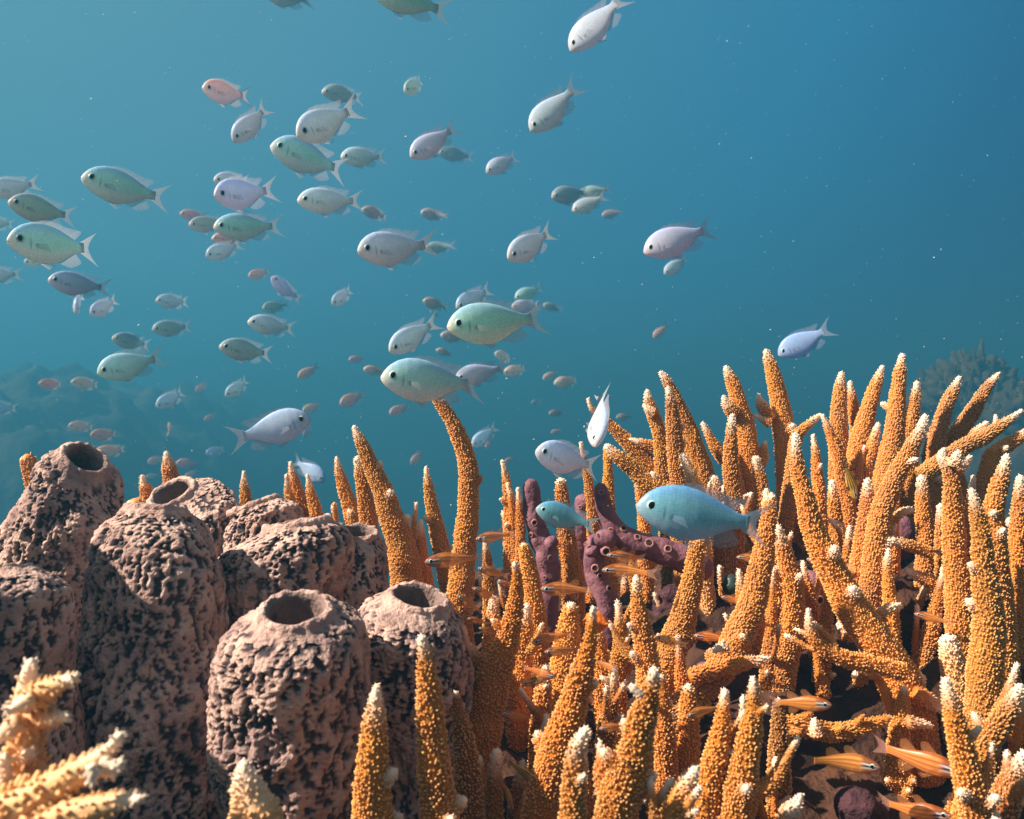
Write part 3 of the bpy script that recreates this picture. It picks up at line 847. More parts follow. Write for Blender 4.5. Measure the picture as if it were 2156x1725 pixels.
sponge('sponge in the middle row with a brown rimmed mouth seen edge on', [(628, 1106, 150, .475), (612, 1140, 232, .475), (588, 1210, 250, .475), (585, 1330, 240, .475), (590, 1560, 240, .47)],
       104, (-0.16, 0.06, .98), seed=7, body_extra=1.0)
sponge('small sponge with a dark mouth between the middle row and the coral', [(752, 1122, 90, .50), (752, 1150, 130, .50), (748, 1200, 140, .50), (745, 1300, 150, .50), (745, 1480, 150, .50)],
       62, (0.1, -0.22, .97), seed=8, body_extra=.8)
sponge('shaded smooth sponge dome cut off by the left edge', [(20, 1196, 130, .37), (18, 1250, 240, .37), (10, 1350, 285, .37), (0, 1500, 300, .37), (-10, 1760, 300, .37)],
       60, (-0.1, 0.15, .98), seed=9, knob=.35, body_extra=.8)

# ================================================================== staghorn coral
S_ = {'sub': True}
def sub(**k): return dict(sub=True, **k)
# --- foreground, left corner
coral('pale blurred coral branch upright in the lower left corner', [
  ('68,1386,40 60,1430,62 52,1490,78 50,1560,88 58,1650,105 62,1780,112', .235, dict(white=.012, nubs=3, wscale=1.15)),
  ('160,1427,18 130,1438,34 92,1458,44 60,1475,46', (.222, .232), sub(nubs=0, extend=0, wscale=1.5, white=.006)),
  ('10,1502,26 40,1486,38 74,1468,40', (.222, .225), sub(nubs=0, extend=0, wscale=1.5, white=.007)),
  ('144,1508,18 110,1512,38 66,1508,46', (.226, .235), sub(nubs=0, extend=0, wscale=1.5, white=.007)),
  ('-14,1566,26 14,1540,40 46,1514,44', (.226, .228), sub(nubs=0, extend=0, wscale=1.5, white=.007)),
  ('12,1586,30 4,1640,52 -14,1740,70', .222, sub(nubs=0, white=.007, wscale=1.3))], PALE, spacing=.0023)
coral('pale blurred coral branch slanting up to the right along the lower left corner', [
  ('256,1545,24 230,1578,48 180,1615,70 110,1660,84 30,1705,92 -50,1740,96', (.205, .215), dict(white=.012, nubs=3, wscale=1.15)),
  ('264,1608,22 240,1612,30 212,1606,30', .202, sub(nubs=0, extend=0, wscale=1.5)),
  ('190,1650,24 196,1632,30 192,1610,30', .200, sub(nubs=0, extend=0, wscale=1.5)),
  ('302,1682,26 262,1686,48 200,1702,62 130,1720,70 60,1770,80', (.20, .21), sub(white=.007, nubs=0, wscale=1.3))], PALE, spacing=.0023)
coral('white tipped coral finger cut off by the bottom edge below the wide mouthed sponge', [
  ('512,1600,48 516,1640,84 526,1690,116 545,1800,150', .25, dict(white=.013, nubs=1))], PALE)
coral('sharp front coral finger left of its slimmer twin, before the wide mouthed sponge', [
  ('794,1440,32 790,1478,54 786,1540,74 784,1640,92 786,1790,104', .31, dict(white=.012, nubs=2))], (1.05, 1.1, 1.3))
coral('front coral finger standing before the oval mouthed sponge', [
  ('886,1336,38 893,1372,50 902,1440,66 912,1560,80 922,1700,88 928,1800,90', .315, dict(white=.007, nubs=2))], (.95, .88, .85))
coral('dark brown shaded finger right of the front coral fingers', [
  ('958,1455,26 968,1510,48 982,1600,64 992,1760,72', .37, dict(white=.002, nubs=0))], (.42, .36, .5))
# --- small fingers behind the sponges
coral('pair of tiny coral tips beside the top of the back left sponge', [
  ('44,964,14 56,985,34 72,1020,44', .56, dict(nubs=0)), ('36,1075,14 58,1080,24 80,1092,28', .55, dict(nubs=0))], PINK)
coral('short coral tips poking up behind the left tilted sponge mouth', [
  ('349,950,20 356,985,40 366,1030,56 375,1080,60', .60, dict(nubs=1)), ('298,1000,18 304,1030,32 310,1075,36', .60, dict(nubs=0)),
  ('270,1055,30 284,1075,48 300,1110,52', .57, dict(nubs=0))], PINK)
coral('slim lone coral finger between the left tilted sponge and the squat one', [
  ('513,992,16 515,1024,30 518,1060,36 522,1130,38', .62, dict(nubs=0))])
coral('three coral tips close together behind the squat sponge', [
  ('611,972,16 618,1008,34 630,1055,42 642,1140,46', .62, dict(nubs=0)), ('603,998,14 606,1040,26 616,1100,34', .61, dict(nubs=0)),
  ('647,998,16 654,1034,30 666,1085,38 678,1150,40', .61, dict(nubs=0))])
coral('small coral spike on top of the squat sponge', [('554,1062,12 556,1078,20 560,1110,26', .535, dict(nubs=0))], PINK)
coral('leaning pair of coral fingers crossing each other left of the tallest finger', [
  ('744,896,20 758,928,36 778,972,44 802,1026,54 826,1092,64 848,1160,72 862,1260,76', .58, dict(nubs=3)),
  ('752,960,30 762,1010,40 772,1070,46 782,1140,50 790,1240,50', .595, dict(nubs=1)),
  ('708,962,18 715,994,30 726,1034,38 742,1090,44 756,1160,46', .61, dict(nubs=1)),
  ('700,1064,12 703,1080,18 708,1110,22', .56, dict(nubs=0)), ('734,1072,14 738,1090,24 746,1130,32', .56, dict(nubs=0))])
coral('cluster of three slender coral fingers just left of the tallest finger', [
  ('897,982,18 902,1020,30 912,1080,38 926,1140,44 940,1200,48 958,1290,50', .61, dict(nubs=1)),
  ('877,1058,10 873,1090,20 870,1150,24 868,1240,24', .60, dict(nubs=0)), ('886,1094,18 886,1130,30 890,1180,36 900,1260,38', .585, dict(nubs=0))])
coral('tallest coral finger in the middle, its tip bent over to the left', [
  ('912,830,30 926,848,38 944,874,42 964,914,46 980,956,50 988,1010,52 986,1070,54 981,1140,56 971,1220,60 966,1300,62 970,1400,64', .55, dict(white=.001, nubs=3))], (1.1, 1.15, 1.3))
coral('thick brown coral finger leaning right in front of the tallest one', [
  ('1084,1182,26 1088,1220,40 1086,1270,48 1074,1330,58 1052,1390,74 1030,1450,94 1008,1520,110 992,1620,118 985,1740,120', (.41, .43), dict(white=.004, nubs=3)),
  ('972,1340,18 984,1360,30 1010,1400,40', .425, sub(nubs=0))], (.82, .70, .6))
# --- middle thicket
coral('middle thicket of coral fingers around the purple sponge', [
  ('1057,968,16 1064,1000,26 1070,1050,32 1076,1110,36 1080,1200,40', .60, dict(nubs=3)),
  ('1068,1016,12 1072,1034,20 1078,1070,24', .595, dict(nubs=0)),
  ('1090,1026,16 1094,1060,24 1096,1120,28', .585, dict(nubs=0)),
  ('1101,1144,36 1110,1180,42 1122,1240,46 1130,1310,50 1128,1400,54 1120,1500,56', .505, dict(white=.001, nubs=2)),
  ('1180,1006,34 1184,1050,42 1192,1120,46 1202,1200,50 1208,1280,54', .60, dict(nubs=3, white=.005)),
  ('1222,930,14 1228,960,20 1238,1010,26 1248,1090,30', .63, dict(nubs=1)),
  ('1204,1268,40 1198,1330,66 1190,1400,78 1180,1500,84 1170,1600,84', .475, dict(nubs=3, white=.003, color=(1.1, 1.2, 1.6))),
  ('1110,1270,30 1104,1340,46 1096,1430,52 1090,1540,54', .485, dict(nubs=2)),
  ('1040,1255,30 1038,1320,46 1034,1400,52', .52, dict(nubs=1)),
  ('1300,1264,24 1304,1300,30 1304,1360,36 1300,1430,40 1300,1540,42', .455, dict(nubs=2)),
  ('1256,1300,30 1262,1360,40 1270,1440,44 1276,1560,46', .47, dict(nubs=1)),
  ('1340,1211,30 1341,1250,38 1346,1300,46 1356,1360,52 1368,1430,56 1380,1540,58', .44, dict(nubs=4, white=.008, color=(.95, .95, 1.4))),
  ('1020,1130,20 1026,1180,30 1030,1250,34', .57, dict(nubs=0)),
  ('1140,1090,24 1150,1160,32 1156,1240,36', .63, dict(nubs=0)),
  ('1150,1400,30 1146,1450,44 1140,1540,50', .45, dict(nubs=2)),
  ], (1.0, .95, .9))
coral('front middle clump of thick golden fingers with blunt pale tips', [
  ('1250,1277,28 1247,1310,38 1240,1360,46 1228,1410,58 1212,1460,68 1196,1520,76 1174,1590,84 1150,1660,88 1130,1760,90', (.355, .37), dict(nubs=4, white=.005)),
  ('1380,1405,40 1374,1440,56 1362,1490,66 1345,1540,74 1330,1610,84 1304,1680,92 1280,1780,96', (.305, .32), dict(nubs=5, white=.006)),
  ('1326,1442,14 1336,1452,20 1352,1466,24', .30, sub(nubs=0, extend=0)),
  ('1238,1530,36 1226,1552,50 1212,1590,56 1208,1650,62 1206,1770,68', .30, dict(nubs=2, white=.010, color=(1.05, 1.1, 1.5))),
  ('1151,1502,22 1150,1530,32 1142,1570,36 1128,1620,38', .40, dict(nubs=0)),
  ('1094,1449,14 1104,1466,22 1122,1492,28 1140,1520,30', .44, dict(nubs=0)),
  ('1046,1576,36 1044,1606,44 1040,1660,48 1036,1770,50', .385, dict(nubs=0, white=.012)),
  ('1102,1600,26 1096,1640,40 1090,1700,46 1086,1780,48', .40, dict(nubs=1)),
  ('1470,1612,40 1450,1646,56 1428,1690,64 1400,1780,70', .31, dict(nubs=2, white=.009)),
  ('1418,1640,22 1404,1660,34 1386,1700,40', .315, dict(nubs=0, white=.008)),
  ('1294,1400,26 1290,1450,36 1282,1510,40 1270,1600,42', .42, dict(nubs=1)),
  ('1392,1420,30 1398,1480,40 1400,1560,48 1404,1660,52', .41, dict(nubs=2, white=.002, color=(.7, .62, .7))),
  ], (.92, .82, .62))
# --- back right colony
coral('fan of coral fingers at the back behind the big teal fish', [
  ('1389,782,20 1402,800,30 1420,836,36 1442,884,44 1462,940,50 1476,990,52 1496,1070,54', .64, dict(nubs=1)),
  ('1406,813,22 1412,846,34 1418,898,42 1422,950,44 1428,1010,42 1434,1090,42', .62, dict(nubs=3, color=(.8, .74, .9))),
  ('1362,820,20 1366,845,32 1378,880,38 1390,930,36 1396,1010,36 1404,1090,38', .645, dict(nubs=1)),
  ('1354,851,14 1364,862,22 1380,874,26', .64, sub(nubs=0, extend=0)),
  ('1238,838,16 1246,860,22 1276,888,26 1316,926,38 1360,976,48 1402,1028,54 1440,1090,56', .655, dict(nubs=1)),
  ('1274,936,26 1300,962,38 1336,992,44 1372,1024,48 1410,1060,50', .61, dict(nubs=2)),
  ('1276,938,24 1279,970,28 1281,1020,30 1284,1090,30', .615, dict(nubs=1, white=.002)),
  ('1324,924,16 1346,932,26 1376,942,30 1416,952,32', .65, dict(nubs=1)),
  ('1478,889,18 1488,908,26 1504,938,32 1524,968,36 1546,1010,38', .66, dict(nubs=0)),
  ('1436,954,24 1444,976,32 1458,1010,38 1470,1070,40', .585, dict(nubs=0, white=.014, color=PALE)),
  ('1527,770,20 1536,792,34 1550,830,44 1564,880,52 1572,930,56 1580,1000,58 1590,1080,58', .67, dict(nubs=2)),
  ('1522,832,16 1530,852,26 1548,876,30', .665, sub(nubs=0, extend=0)),
  ('1612,735,20 1620,764,36 1634,810,46 1644,862,52 1652,920,56 1658,990,56 1664,1080,56', .68, dict(nubs=2)),
  ('1596,828,16 1602,850,24 1622,884,30', .675, sub(nubs=0, extend=0)),
  ('1586,873,12 1600,880,18 1622,892,22', .67, sub(nubs=0, extend=0)),
  ('1543,871,22 1540,900,32 1538,950,38 1540,1010,42 1546,1090,44', .59, dict(nubs=2, white=.012, color=(.72, .66, .85))),
  ('1613,1028,22 1616,1060,34 1622,1110,38 1626,1180,40', .55, dict(nubs=0, white=.012)),
  ('1585,1040,22 1560,1056,26 1530,1070,30', .60, dict(nubs=0)),
  ('1500,1000,30 1510,1040,42 1520,1100,48', .62, dict(nubs=2)),
  ('1340,1000,24 1350,1050,30 1356,1110,32', .63, dict(nubs=1)),
  ('1590,960,30 1600,1010,38 1606,1080,44', .63, dict(nubs=2)),
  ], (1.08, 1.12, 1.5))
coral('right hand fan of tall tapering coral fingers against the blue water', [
  ('1730,872,18 1716,882,24 1700,896,28 1682,914,32 1672,950,34', .64, dict(nubs=0)),
  ('1730,872,18 1742,896,26 1754,928,32 1766,966,36 1776,1020,38 1786,1090,40', .635, dict(nubs=1)),
  ('1772,782,20 1770,812,34 1767,856,42 1766,908,46 1766,980,48 1770,1060,48', .665, dict(nubs=1)),
  ('1789,802,18 1794,836,28 1800,880,34 1806,940,36', .675, dict(nubs=0)),
  ('1859,769,18 1850,796,32 1838,830,38 1824,876,44 1812,926,50 1800,986,54 1796,1070,54', .655, dict(nubs=2)),
  ('1850,890,18 1844,910,28 1834,950,32 1820,1010,34', .64, dict(nubs=0)),
  ('1900,744,22 1896,776,34 1892,816,40 1886,870,46 1878,930,50 1866,990,52 1850,1080,54', .635, dict(nubs=1)),
  ('1931,802,20 1928,830,30 1922,872,36 1918,930,38', .655, dict(nubs=1)),
  ('2021,792,20 2012,816,32 1998,846,38 1982,890,42 1970,950,44', .65, dict(nubs=2)),
  ('2105,785,18 2092,800,26 2070,828,34 2046,868,42 2022,904,44 2000,946,44 1970,1000,44', .66, dict(nubs=1)),
  ('2154,863,18 2130,882,26 2100,902,30 2066,924,34 2030,940,36 1990,968,38', .60, dict(nubs=2, white=.014)),
  ('2080,888,14 2068,900,24 2050,922,30', .605, sub(nubs=0, extend=0)),
  ('1949,872,26 1942,898,34 1926,928,40 1906,964,44 1886,1004,48 1868,1050,52 1850,1120,54', .52, dict(nubs=2, white=.016, color=(1.0, .95, 1.9))),
  ('2170,905,26 2140,925,38 2106,950,42 2080,990,44', .66, dict(nubs=1)),
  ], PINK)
coral('long front coral finger slanting across the right colony from upper left', [
  ('1675,910,30 1677,950,38 1682,1000,44 1694,1050,48 1710,1110,56 1736,1170,64 1768,1230,68 1800,1290,74 1836,1340,78 1872,1390,80 1904,1440,82 1930,1520,84', (.47, .45), dict(nubs=5, white=.012))], (.88, .80, .95))
coral('right hand thicket of crowded orange pink coral fingers', [
  ('1712,914,18 1716,945,28 1720,990,32 1726,1060,34', .56, dict(nubs=1)),
  ('1828,1006,24 1826,1034,36 1824,1084,44 1818,1140,46 1810,1200,48 1806,1280,48', .53, dict(nubs=2)),
  ('1979,952,24 1984,966,32 1996,984,40 2004,1020,46 2006,1080,50 2010,1160,54 2016,1250,58 2024,1360,60', .50, dict(nubs=3)),
  ('2020,948,22 2014,962,30 2006,984,34', .495, sub(nubs=0, extend=0)),
  ('2048,961,20 2034,970,28 2012,990,34', .495, sub(nubs=0, extend=0)),
  ('2120,956,26 2114,984,38 2104,1020,46 2094,1070,52 2092,1130,56 2098,1200,60 2106,1290,64 2110,1400,66', .485, dict(nubs=4)),
  ('2044,1028,26 2052,1056,36 2062,1100,46 2070,1170,54 2078,1250,62 2080,1340,70 2076,1420,74 2066,1520,76', .425, dict(nubs=3, white=.009, color=(.85, .8, 1.1))),
  ('1991,1336,46 2000,1366,58 2010,1420,62 2016,1500,64', .46, dict(nubs=2, white=.012, color=PALE)),
  ('1925,1074,24 1906,1076,30 1884,1090,34 1870,1116,36 1860,1160,36', .53, dict(nubs=1)),
  ('1872,1154,18 1869,1180,28 1870,1220,32 1876,1290,36', .51, dict(nubs=1)),
  ('1864,1134,22 1890,1142,28 1926,1152,28 1962,1164,28', .515, dict(nubs=1, extend=0)),
  ('1898,1273,20 1880,1278,30 1856,1292,34 1836,1330,36', .495, dict(nubs=0)),
  ('1790,1106,20 1787,1134,26 1783,1180,28', .55, dict(nubs=0)),
  ('1744,1093,20 1760,1106,26 1776,1136,30', .56, dict(nubs=0)),
  ('1636,1105,28 1644,1136,40 1656,1180,48 1666,1240,58 1664,1310,62 1652,1370,66 1640,1430,72 1628,1540,76', .50, dict(nubs=3)),
  ('1702,1280,20 1704,1310,30 1714,1346,34 1740,1372,36 1776,1386,38 1820,1396,40', .43, dict(nubs=1, white=.010)),
  ('1690,1180,20 1700,1240,34 1714,1320,40', .52, dict(nubs=1)),
  ('1940,1000,30 1944,1060,40 1948,1140,44 1950,1240,46', .56, dict(nubs=3)),
  ('1980,1060,30 1986,1140,38 1990,1230,42', .545, dict(nubs=2)),
  ('2148,1000,30 2146,1080,44 2144,1180,50 2140,1300,54', .52, dict(nubs=3)),
  ('2050,1000,20 2044,1060,30 2040,1120,34', .53, dict(nubs=1)),
  ('1880,1000,34 1878,1060,40 1874,1140,44', .57, dict(nubs=2)),
  ('1752,1010,26 1756,1070,36 1762,1150,42', .58, dict(nubs=2)),
  ('1904,1200,24 1926,1210,30 1960,1226,34 2000,1246,34', .52, dict(nubs=1)),
  ], (1.05, 1.02, 1.7))
coral('pair of brown coral fingers right of the purple sponge under the teal fish', [
  ('1625,1040,34 1618,1100,44 1606,1170,54 1592,1240,62 1572,1300,66 1548,1360,68 1516,1410,66 1470,1460,62 1410,1510,60', (.485, .46), dict(nubs=4, white=.004)),
  ('1500,1374,20 1512,1366,30 1530,1360,34', .45, sub(nubs=0, extend=0)),
  ('1470,1130,42 1466,1170,50 1458,1230,56 1442,1290,60 1424,1340,66 1406,1390,68 1390,1480,70', .505, dict(nubs=4, white=.002)),
  ('1622,1386,22 1600,1390,32 1568,1396,36 1530,1406,38', .455, dict(nubs=1))], (.92, .86, .85))
coral('lower right front row of upright golden fingers', [
  ('1585,1424,28 1586,1460,42 1584,1512,52 1574,1590,64 1560,1660,72 1542,1780,80', .345, dict(nubs=2, white=.006)),
  ('1527,1450,36 1524,1490,42 1518,1540,50 1506,1605,58 1494,1670,62 1482,1780,64', .35, dict(nubs=2, white=.006)),
  ('1688,1672,26 1676,1694,44 1660,1722,56 1640,1790,62', .325, dict(nubs=0, white=.010)),
  ('1991,1425,34 1996,1460,44 2008,1510,52 2024,1570,58 2040,1640,64 2054,1700,70 2066,1790,74', .34, dict(nubs=6, white=.010)),
  ('2152,1440,34 2134,1474,46 2112,1514,54 2086,1552,56 2060,1600,58', .385, dict(nubs=2, white=.009)),
  ('2164,1580,40 2140,1630,60 2112,1690,68 2090,1780,70', .355, dict(nubs=1)),
  ('2098,1722,50 2098,1760,70 2098,1800,80', .30, dict(nubs=0, white=.014)),
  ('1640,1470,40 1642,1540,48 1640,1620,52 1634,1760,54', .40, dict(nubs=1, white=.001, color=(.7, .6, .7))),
  ('1450,1440,40 1448,1520,52 1440,1620,56', .42, dict(nubs=2, white=.003)),
  ], (.95, .86, .78))
coral('sagging horizontal coral branch above the dark hollow at lower right', [
  ('1876,1510,30 1850,1520,36 1800,1536,42 1748,1542,42 1700,1534,42 1660,1528,44 1636,1560,44', .43, dict(nubs=4, white=.001, extend=0)),
  ('1714,1512,26 1716,1530,36 1718,1550,38', .425, sub(nubs=0, extend=0)),
  ('1796,1428,18 1808,1412,24 1830,1418,26 1856,1440,30', .44, dict(nubs=0)),
  ('1905,1445,30 1900,1490,44 1894,1540,50 1888,1600,54 1890,1680,56 1900,1780,56', .435, dict(nubs=4, white=.003)),
  ('1964,1530,20 1940,1524,30 1912,1520,34', .425, sub(nubs=0, extend=0)),
  ('1990,1500,26 1960,1478,36 1924,1460,42', .44, sub(nubs=1, extend=0))], (1.0, .95, 1.2))
# --- crowded background of the right colony
rb = np.random.default_rng(5)
def backdrop(n, x0, x1, top, seed):
    rg = np.random.default_rng(seed); out = []
    for i in range(n):
        x = x0 + (x1 - x0) * (i + rg.uniform(.1, .9)) / n
        tip = top(x) + rg.uniform(0, 210); ln = rg.uniform(150, 330); lean = rg.normal(0, 45) + (x - 1700) * -0.05
        w = rg.uniform(30, 46); d = rg.uniform(.60, .76)
        out.append(('%.0f,%.0f,%.0f %.0f,%.0f,%.0f %.0f,%.0f,%.0f %.0f,%.0f,%.0f' % (x, tip, w * .5, x + lean * .25, tip + ln * .3, w * .8, x + lean * .6, tip + ln * .65, w, x + lean, tip + ln, w * 1.1), d, dict(nubs=int(rg.integers(0, 3)))))
    return out
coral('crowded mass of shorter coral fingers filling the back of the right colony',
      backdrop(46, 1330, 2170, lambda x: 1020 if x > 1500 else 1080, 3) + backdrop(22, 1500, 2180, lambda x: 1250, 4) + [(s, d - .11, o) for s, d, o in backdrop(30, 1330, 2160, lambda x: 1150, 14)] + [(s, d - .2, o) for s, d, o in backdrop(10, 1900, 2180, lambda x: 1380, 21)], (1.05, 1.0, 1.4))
coral('crowded mass of short coral fingers deep inside the middle thicket',
      [(s, min(d, .66), o) for s, d, o in backdrop(20, 985, 1330, lambda x: 1190, 8)] + [(s, d - .14, o) for s, d, o in backdrop(18, 1010, 1560, lambda x: 1360, 9)] + [(s, d - .22, o) for s, d, o in backdrop(16, 1130, 1640, lambda x: 1430, 23)], (.95, .85, .75))

# ================================================================== purple sponges and odd bits
purple('smooth purple branching sponge with dark pores, behind the big teal fish', [
  ('1262,1016,22 1270,1060,36 1286,1100,42 1310,1128,50 1350,1148,54 1400,1162,56 1450,1182,54 1500,1210,50', .535),
  ('1250,1128,26 1270,1134,38 1300,1136,46', .53)],
  [(1265, 1036, 7), (1290, 1053, 6), (1310, 1110, 9), (1284, 1114, 8), (1339, 1128, 8), (1363, 1140, 12), (1402, 1152, 10), (1258, 1125, 4), (1312, 1062, 6)])
purple('knobbly purple sponge column with many pores under the branching one', [
  ('1262,1124,36 1252,1160,44 1256,1210,46 1276,1260,50 1284,1310,46 1288,1370,42', .545),
  ('1268,1150,30 1276,1158,34 1288,1160,36', .53), ('1240,1150,22 1246,1160,30 1256,1166,34', .53)],
  [(1245, 1158, 10), (1275, 1159, 12), (1251, 1193, 10), (1261, 1208, 7), (1280, 1235, 8), (1273, 1273, 8), (1292, 1290, 7), (1232, 1144, 5)], lump=.2)
purple('purple crusted upright sponge column left of the pale coral finger', [
  ('1114,1008,30 1120,1040,36 1124,1090,40 1136,1130,48 1148,1170,50 1154,1230,46 1154,1300,42 1150,1380,40', .555),
  ('1176,1140,20 1162,1142,30 1146,1150,34', .55)],
  [(1125, 1098, 8), (1118, 1124, 7), (1158, 1172, 9), (1140, 1186, 5), (1146, 1212, 5)], lump=.25)
purple('small purple sponge knob between the green blue fish and the coral', [('1226,1040,26 1228,1070,40 1226,1120,46 1224,1200,50', .64)], [(1232, 1050, 5), (1220, 1066, 5)], lump=.25)
purple('maroon crusted lump in the shade right of the purple sponge', [('1420,1230,50 1412,1280,76 1400,1340,90 1396,1430,90', .60)], [], MAROON, .3, 'crusted_rock', 'rock')
purple('dark purple sponge lump low in the gap beside brown fingers', [('1492,1394,34 1482,1420,48 1470,1470,50', .47)], [(1494, 1412, 6)], lump=.15)
purple('pink purple sponge with open pores behind the long slanting finger', [('1700,1200,60 1706,1260,80 1716,1330,84 1720,1420,80', .545)], [(1702, 1236, 10), (1712, 1256, 12), (1734, 1278, 9), (1690, 1290, 6)], lump=.2)
purple('purple crusted lump at the bottom edge right of centre', [('1760,1680,40 1780,1690,70 1810,1710,90 1840,1760,110', .40)], [], MAROON, .35, 'crusted_rock', 'rock')
purple('brown purple rock lump in the hollow under the slanting finger', [('1770,1430,60 1800,1470,110 1830,1520,130 1850,1600,140', .52)], [], MAROON, .4, 'crusted_rock', 'rock')
purple('tan sponge lump between fingers at upper right', [('1906,1086,36 1896,1120,58 1886,1180,64', .60)], [], PURPLE, .2)
purple('bright orange sponge patch behind a coral tip in the middle', [('1262,1288,30 1256,1310,50 1264,1332,34', .42)], [], ORANGE, .7, 'orange_sponge', 'sponge')
purple('round dark green shell in the black gap between brown fingers', [('1540,1208,20 1540,1232,44 1538,1256,24', .535)], [], DARKGREEN, .04, 'sea_snail', 'snail')

# ================================================================== fish
# big and near
fish('g', 1341, 1070, 1622, 1105, 12, 'largest teal green chromis, in front of the purple branching sponge', d=.44, bend=0, tintc=(.55, .80, .98))
fish('g', 1128, 1072, 1258, 1108, 14, 'teal chromis with its tail over the purple sponge knob', d=.50, bend=1, tintc=(.5, .80, .92))
fish('s', 1128, 952, 1262, 985, 32, 'silvery lilac chromis with a black gill line, above the teal pair', d=.53, bend=0, tintc=(.98, 1.02, 1.12))
fish('s', 1254, 940, 1268, 818, 42, 'silver chromis diving head down with spread side fins', d=.56, roll=-45, bend=0, tintc=(.85, .88, .92))
fish('g', 803, 796, 1022, 812, 12, 'large pale teal chromis whose belly touches the tallest coral tip', d=.52, bend=0, tintc=(1.12, 1.08, 1.05))
fish('g', 942, 690, 1156, 668, 16, 'large green chromis with spread fins, middle of the school', d=.56, bend=0, tintc=(1.12, 1.12, 1.0))
fish('s', 958, 800, 1066, 772, 20, 'pale fish half hidden behind the tail of the large pale teal chromis', bend=1)
fish('s', 821, 741, 915, 674, 32, 'deep bodied silver chromis between the two large green ones', bend=1, tintc=(1, 1.04, 1.02))
fish('s', 961, 650, 1035, 606, 30, 'silver fish peeking out above the head of the large green chromis', d=1.0)
fish('s', 652, 883, 488, 926, 8, 'silver chromis swimming to the right over the three coral tips', bend=2, tintc=(.95, 1.0, 1.1))
fish('s', 684, 1014, 616, 966, 25, 'dim bluish fish facing right down behind the three coral tips', bend=0, tintc=(.75, .85, 1.05))
fish('s', 994, 940, 1047, 896, 20, 'white blue chromis just right of the tallest coral finger', tintc=(1, 1.1, 1.15))
fish('s', 1356, 530, 1508, 476, 12, 'silver chromis at right with a smaller one under its belly', bend=2)
fish('s', 1399, 577, 1450, 540, 25, 'small pale fish tucked under the belly of the silver chromis at right', d=1.9)
fish('s', 1641, 748, 1748, 690, 10, 'lone bluish chromis at far right above the coral', bend=1, tintc=(.72, .86, 1.15))
fish('s', 1070, 545, 1166, 484, 38, 'plump silver chromis with a black gill line, right of centre', bend=0)
fish('s', 1117, 274, 1218, 184, 18, 'silver chromis angled down with an orange white tail tip', bend=1)
fish('s', 1200, 102, 1316, -6, 10, 'silver chromis pointing down, cut off by the top edge', bend=0)
fish('g', 776, -22, 952, 22, 10, 'green chromis cut off by the top edge left of centre', bend=0, tintc=(1.1, 1.1, 1))
fish('g', 556, -10, 658, 2, 10, 'belly of a fish just showing at the top edge')
fish('s', 628, 290, 744, 226, 38, 'broad silver chromis overlapping the green one below it', bend=1, tintc=(1, 1, .98))
fish('g', 572, 315, 736, 352, 12, 'green chromis just below the broad silver one', d=.89, bend=2, tintc=(1.05, 1.05, 1.05))
fish('s', 718, 334, 814, 328, 16, 'small white chromis with a yellow white tail tip', bend=0, tintc=(1, 1.05, 1))
fish('s', 865, 332, 960, 268, 24, 'silver chromis tilted down at centre top with black gill line', bend=1)
fish('d', 921, 322, 1002, 328, 12, 'dim blue fish behind the tilted silver chromis', d=2.6)
fish('s', 1024, 364, 1095, 322, 18, 'small grey chromis tilted down right of centre')
fish('d', 678, 198, 770, 197, 12, 'dim green fish behind the broad silver chromis', d=1.9)
fish('d', 852, 194, 896, 165, 48, 'small dim fish alone below the top edge at centre', tintc=(1.4, 1.3, 1.2))
fish('p', 429, 193, 527, 200, 34, 'pink fish with a dark forked tail, upper left', bend=0, tintc=(1.15, 1.25, 1.35))
fish('s', 493, 300, 564, 220, 26, 'pinkish silver chromis nose down, right below the pink fish', bend=0, tintc=(1.05, .98, .98))
fish('g', 180, 384, 352, 412, 10, 'green silver chromis with raised dark back fin, upper left', bend=0, tintc=(1.03, 1.02, 1.0))
fish('g', 29, 516, 212, 516, 26, 'large green pink chromis at left with its tail turned away', bend=2, tintc=(1.03, 1.02, 1.0))
fish('s', 54, 556, 100, 543, 30, 'little fish tucked below the large green pink chromis', d=1.5)
fish('s', -20, 408, 74, 382, 24, 'silver chromis cut off by the left edge, upper of the two', bend=1)
fish('d', 26, 434, 154, 452, 14, 'shaded green chromis above the large green pink one', bend=0, tintc=(1.05, 1.05, 1.0))
fish('s', -42, 466, 24, 472, 20, 'tail of a fish leaving at the left edge beside the shaded green chromis', d=1.6)
fish('s', -48, 582, 40, 576, 15, 'white tail tip of a fish at the left edge', d=1.2)
fish('s', 455, 418, 570, 398, 40, 'plump lilac chromis with a pink gill line and long tail', bend=1, tintc=(.98, .95, 1.08))
fish('s', 452, 384, 530, 378, 25, 'fish mostly hidden behind the plump lilac chromis', d=1.25)
fish('d', 400, 478, 478, 466, 26, 'dusky grey fish behind the nose of the green chromis pair', d=1.7, tintc=(1.3, 1.1, 1.05))
fish('p', 380, 453, 436, 455, 20, 'small brownish fish at the left of the dusky grey one', d=2.3)
fish('g', 453, 484, 596, 472, 14, 'green silver chromis below the plump lilac one', bend=0, tintc=(1.03, 1.02, 1.0))
fish('p', 447, 506, 520, 498, 12, 'pinkish fish hidden under the green silver chromis', d=1.6)
fish('s', 436, 543, 504, 512, 26, 'small pale green chromis tilted down below the green silver one')
fish('s', 628, 427, 766, 420, 20, 'bright white chromis with a hanging belly fin, upper centre left', bend=0, tintc=(1.06, 1.08, 1.05))
fish('p', 761, 443, 822, 456, 14, 'dim brown fish behind the tail of the bright white chromis', tintc=(.75, .85, .9))
fish('p', 885, 448, 943, 458, 12, 'dim brown fish with a pale tail at centre', tintc=(.8, .95, 1.1))
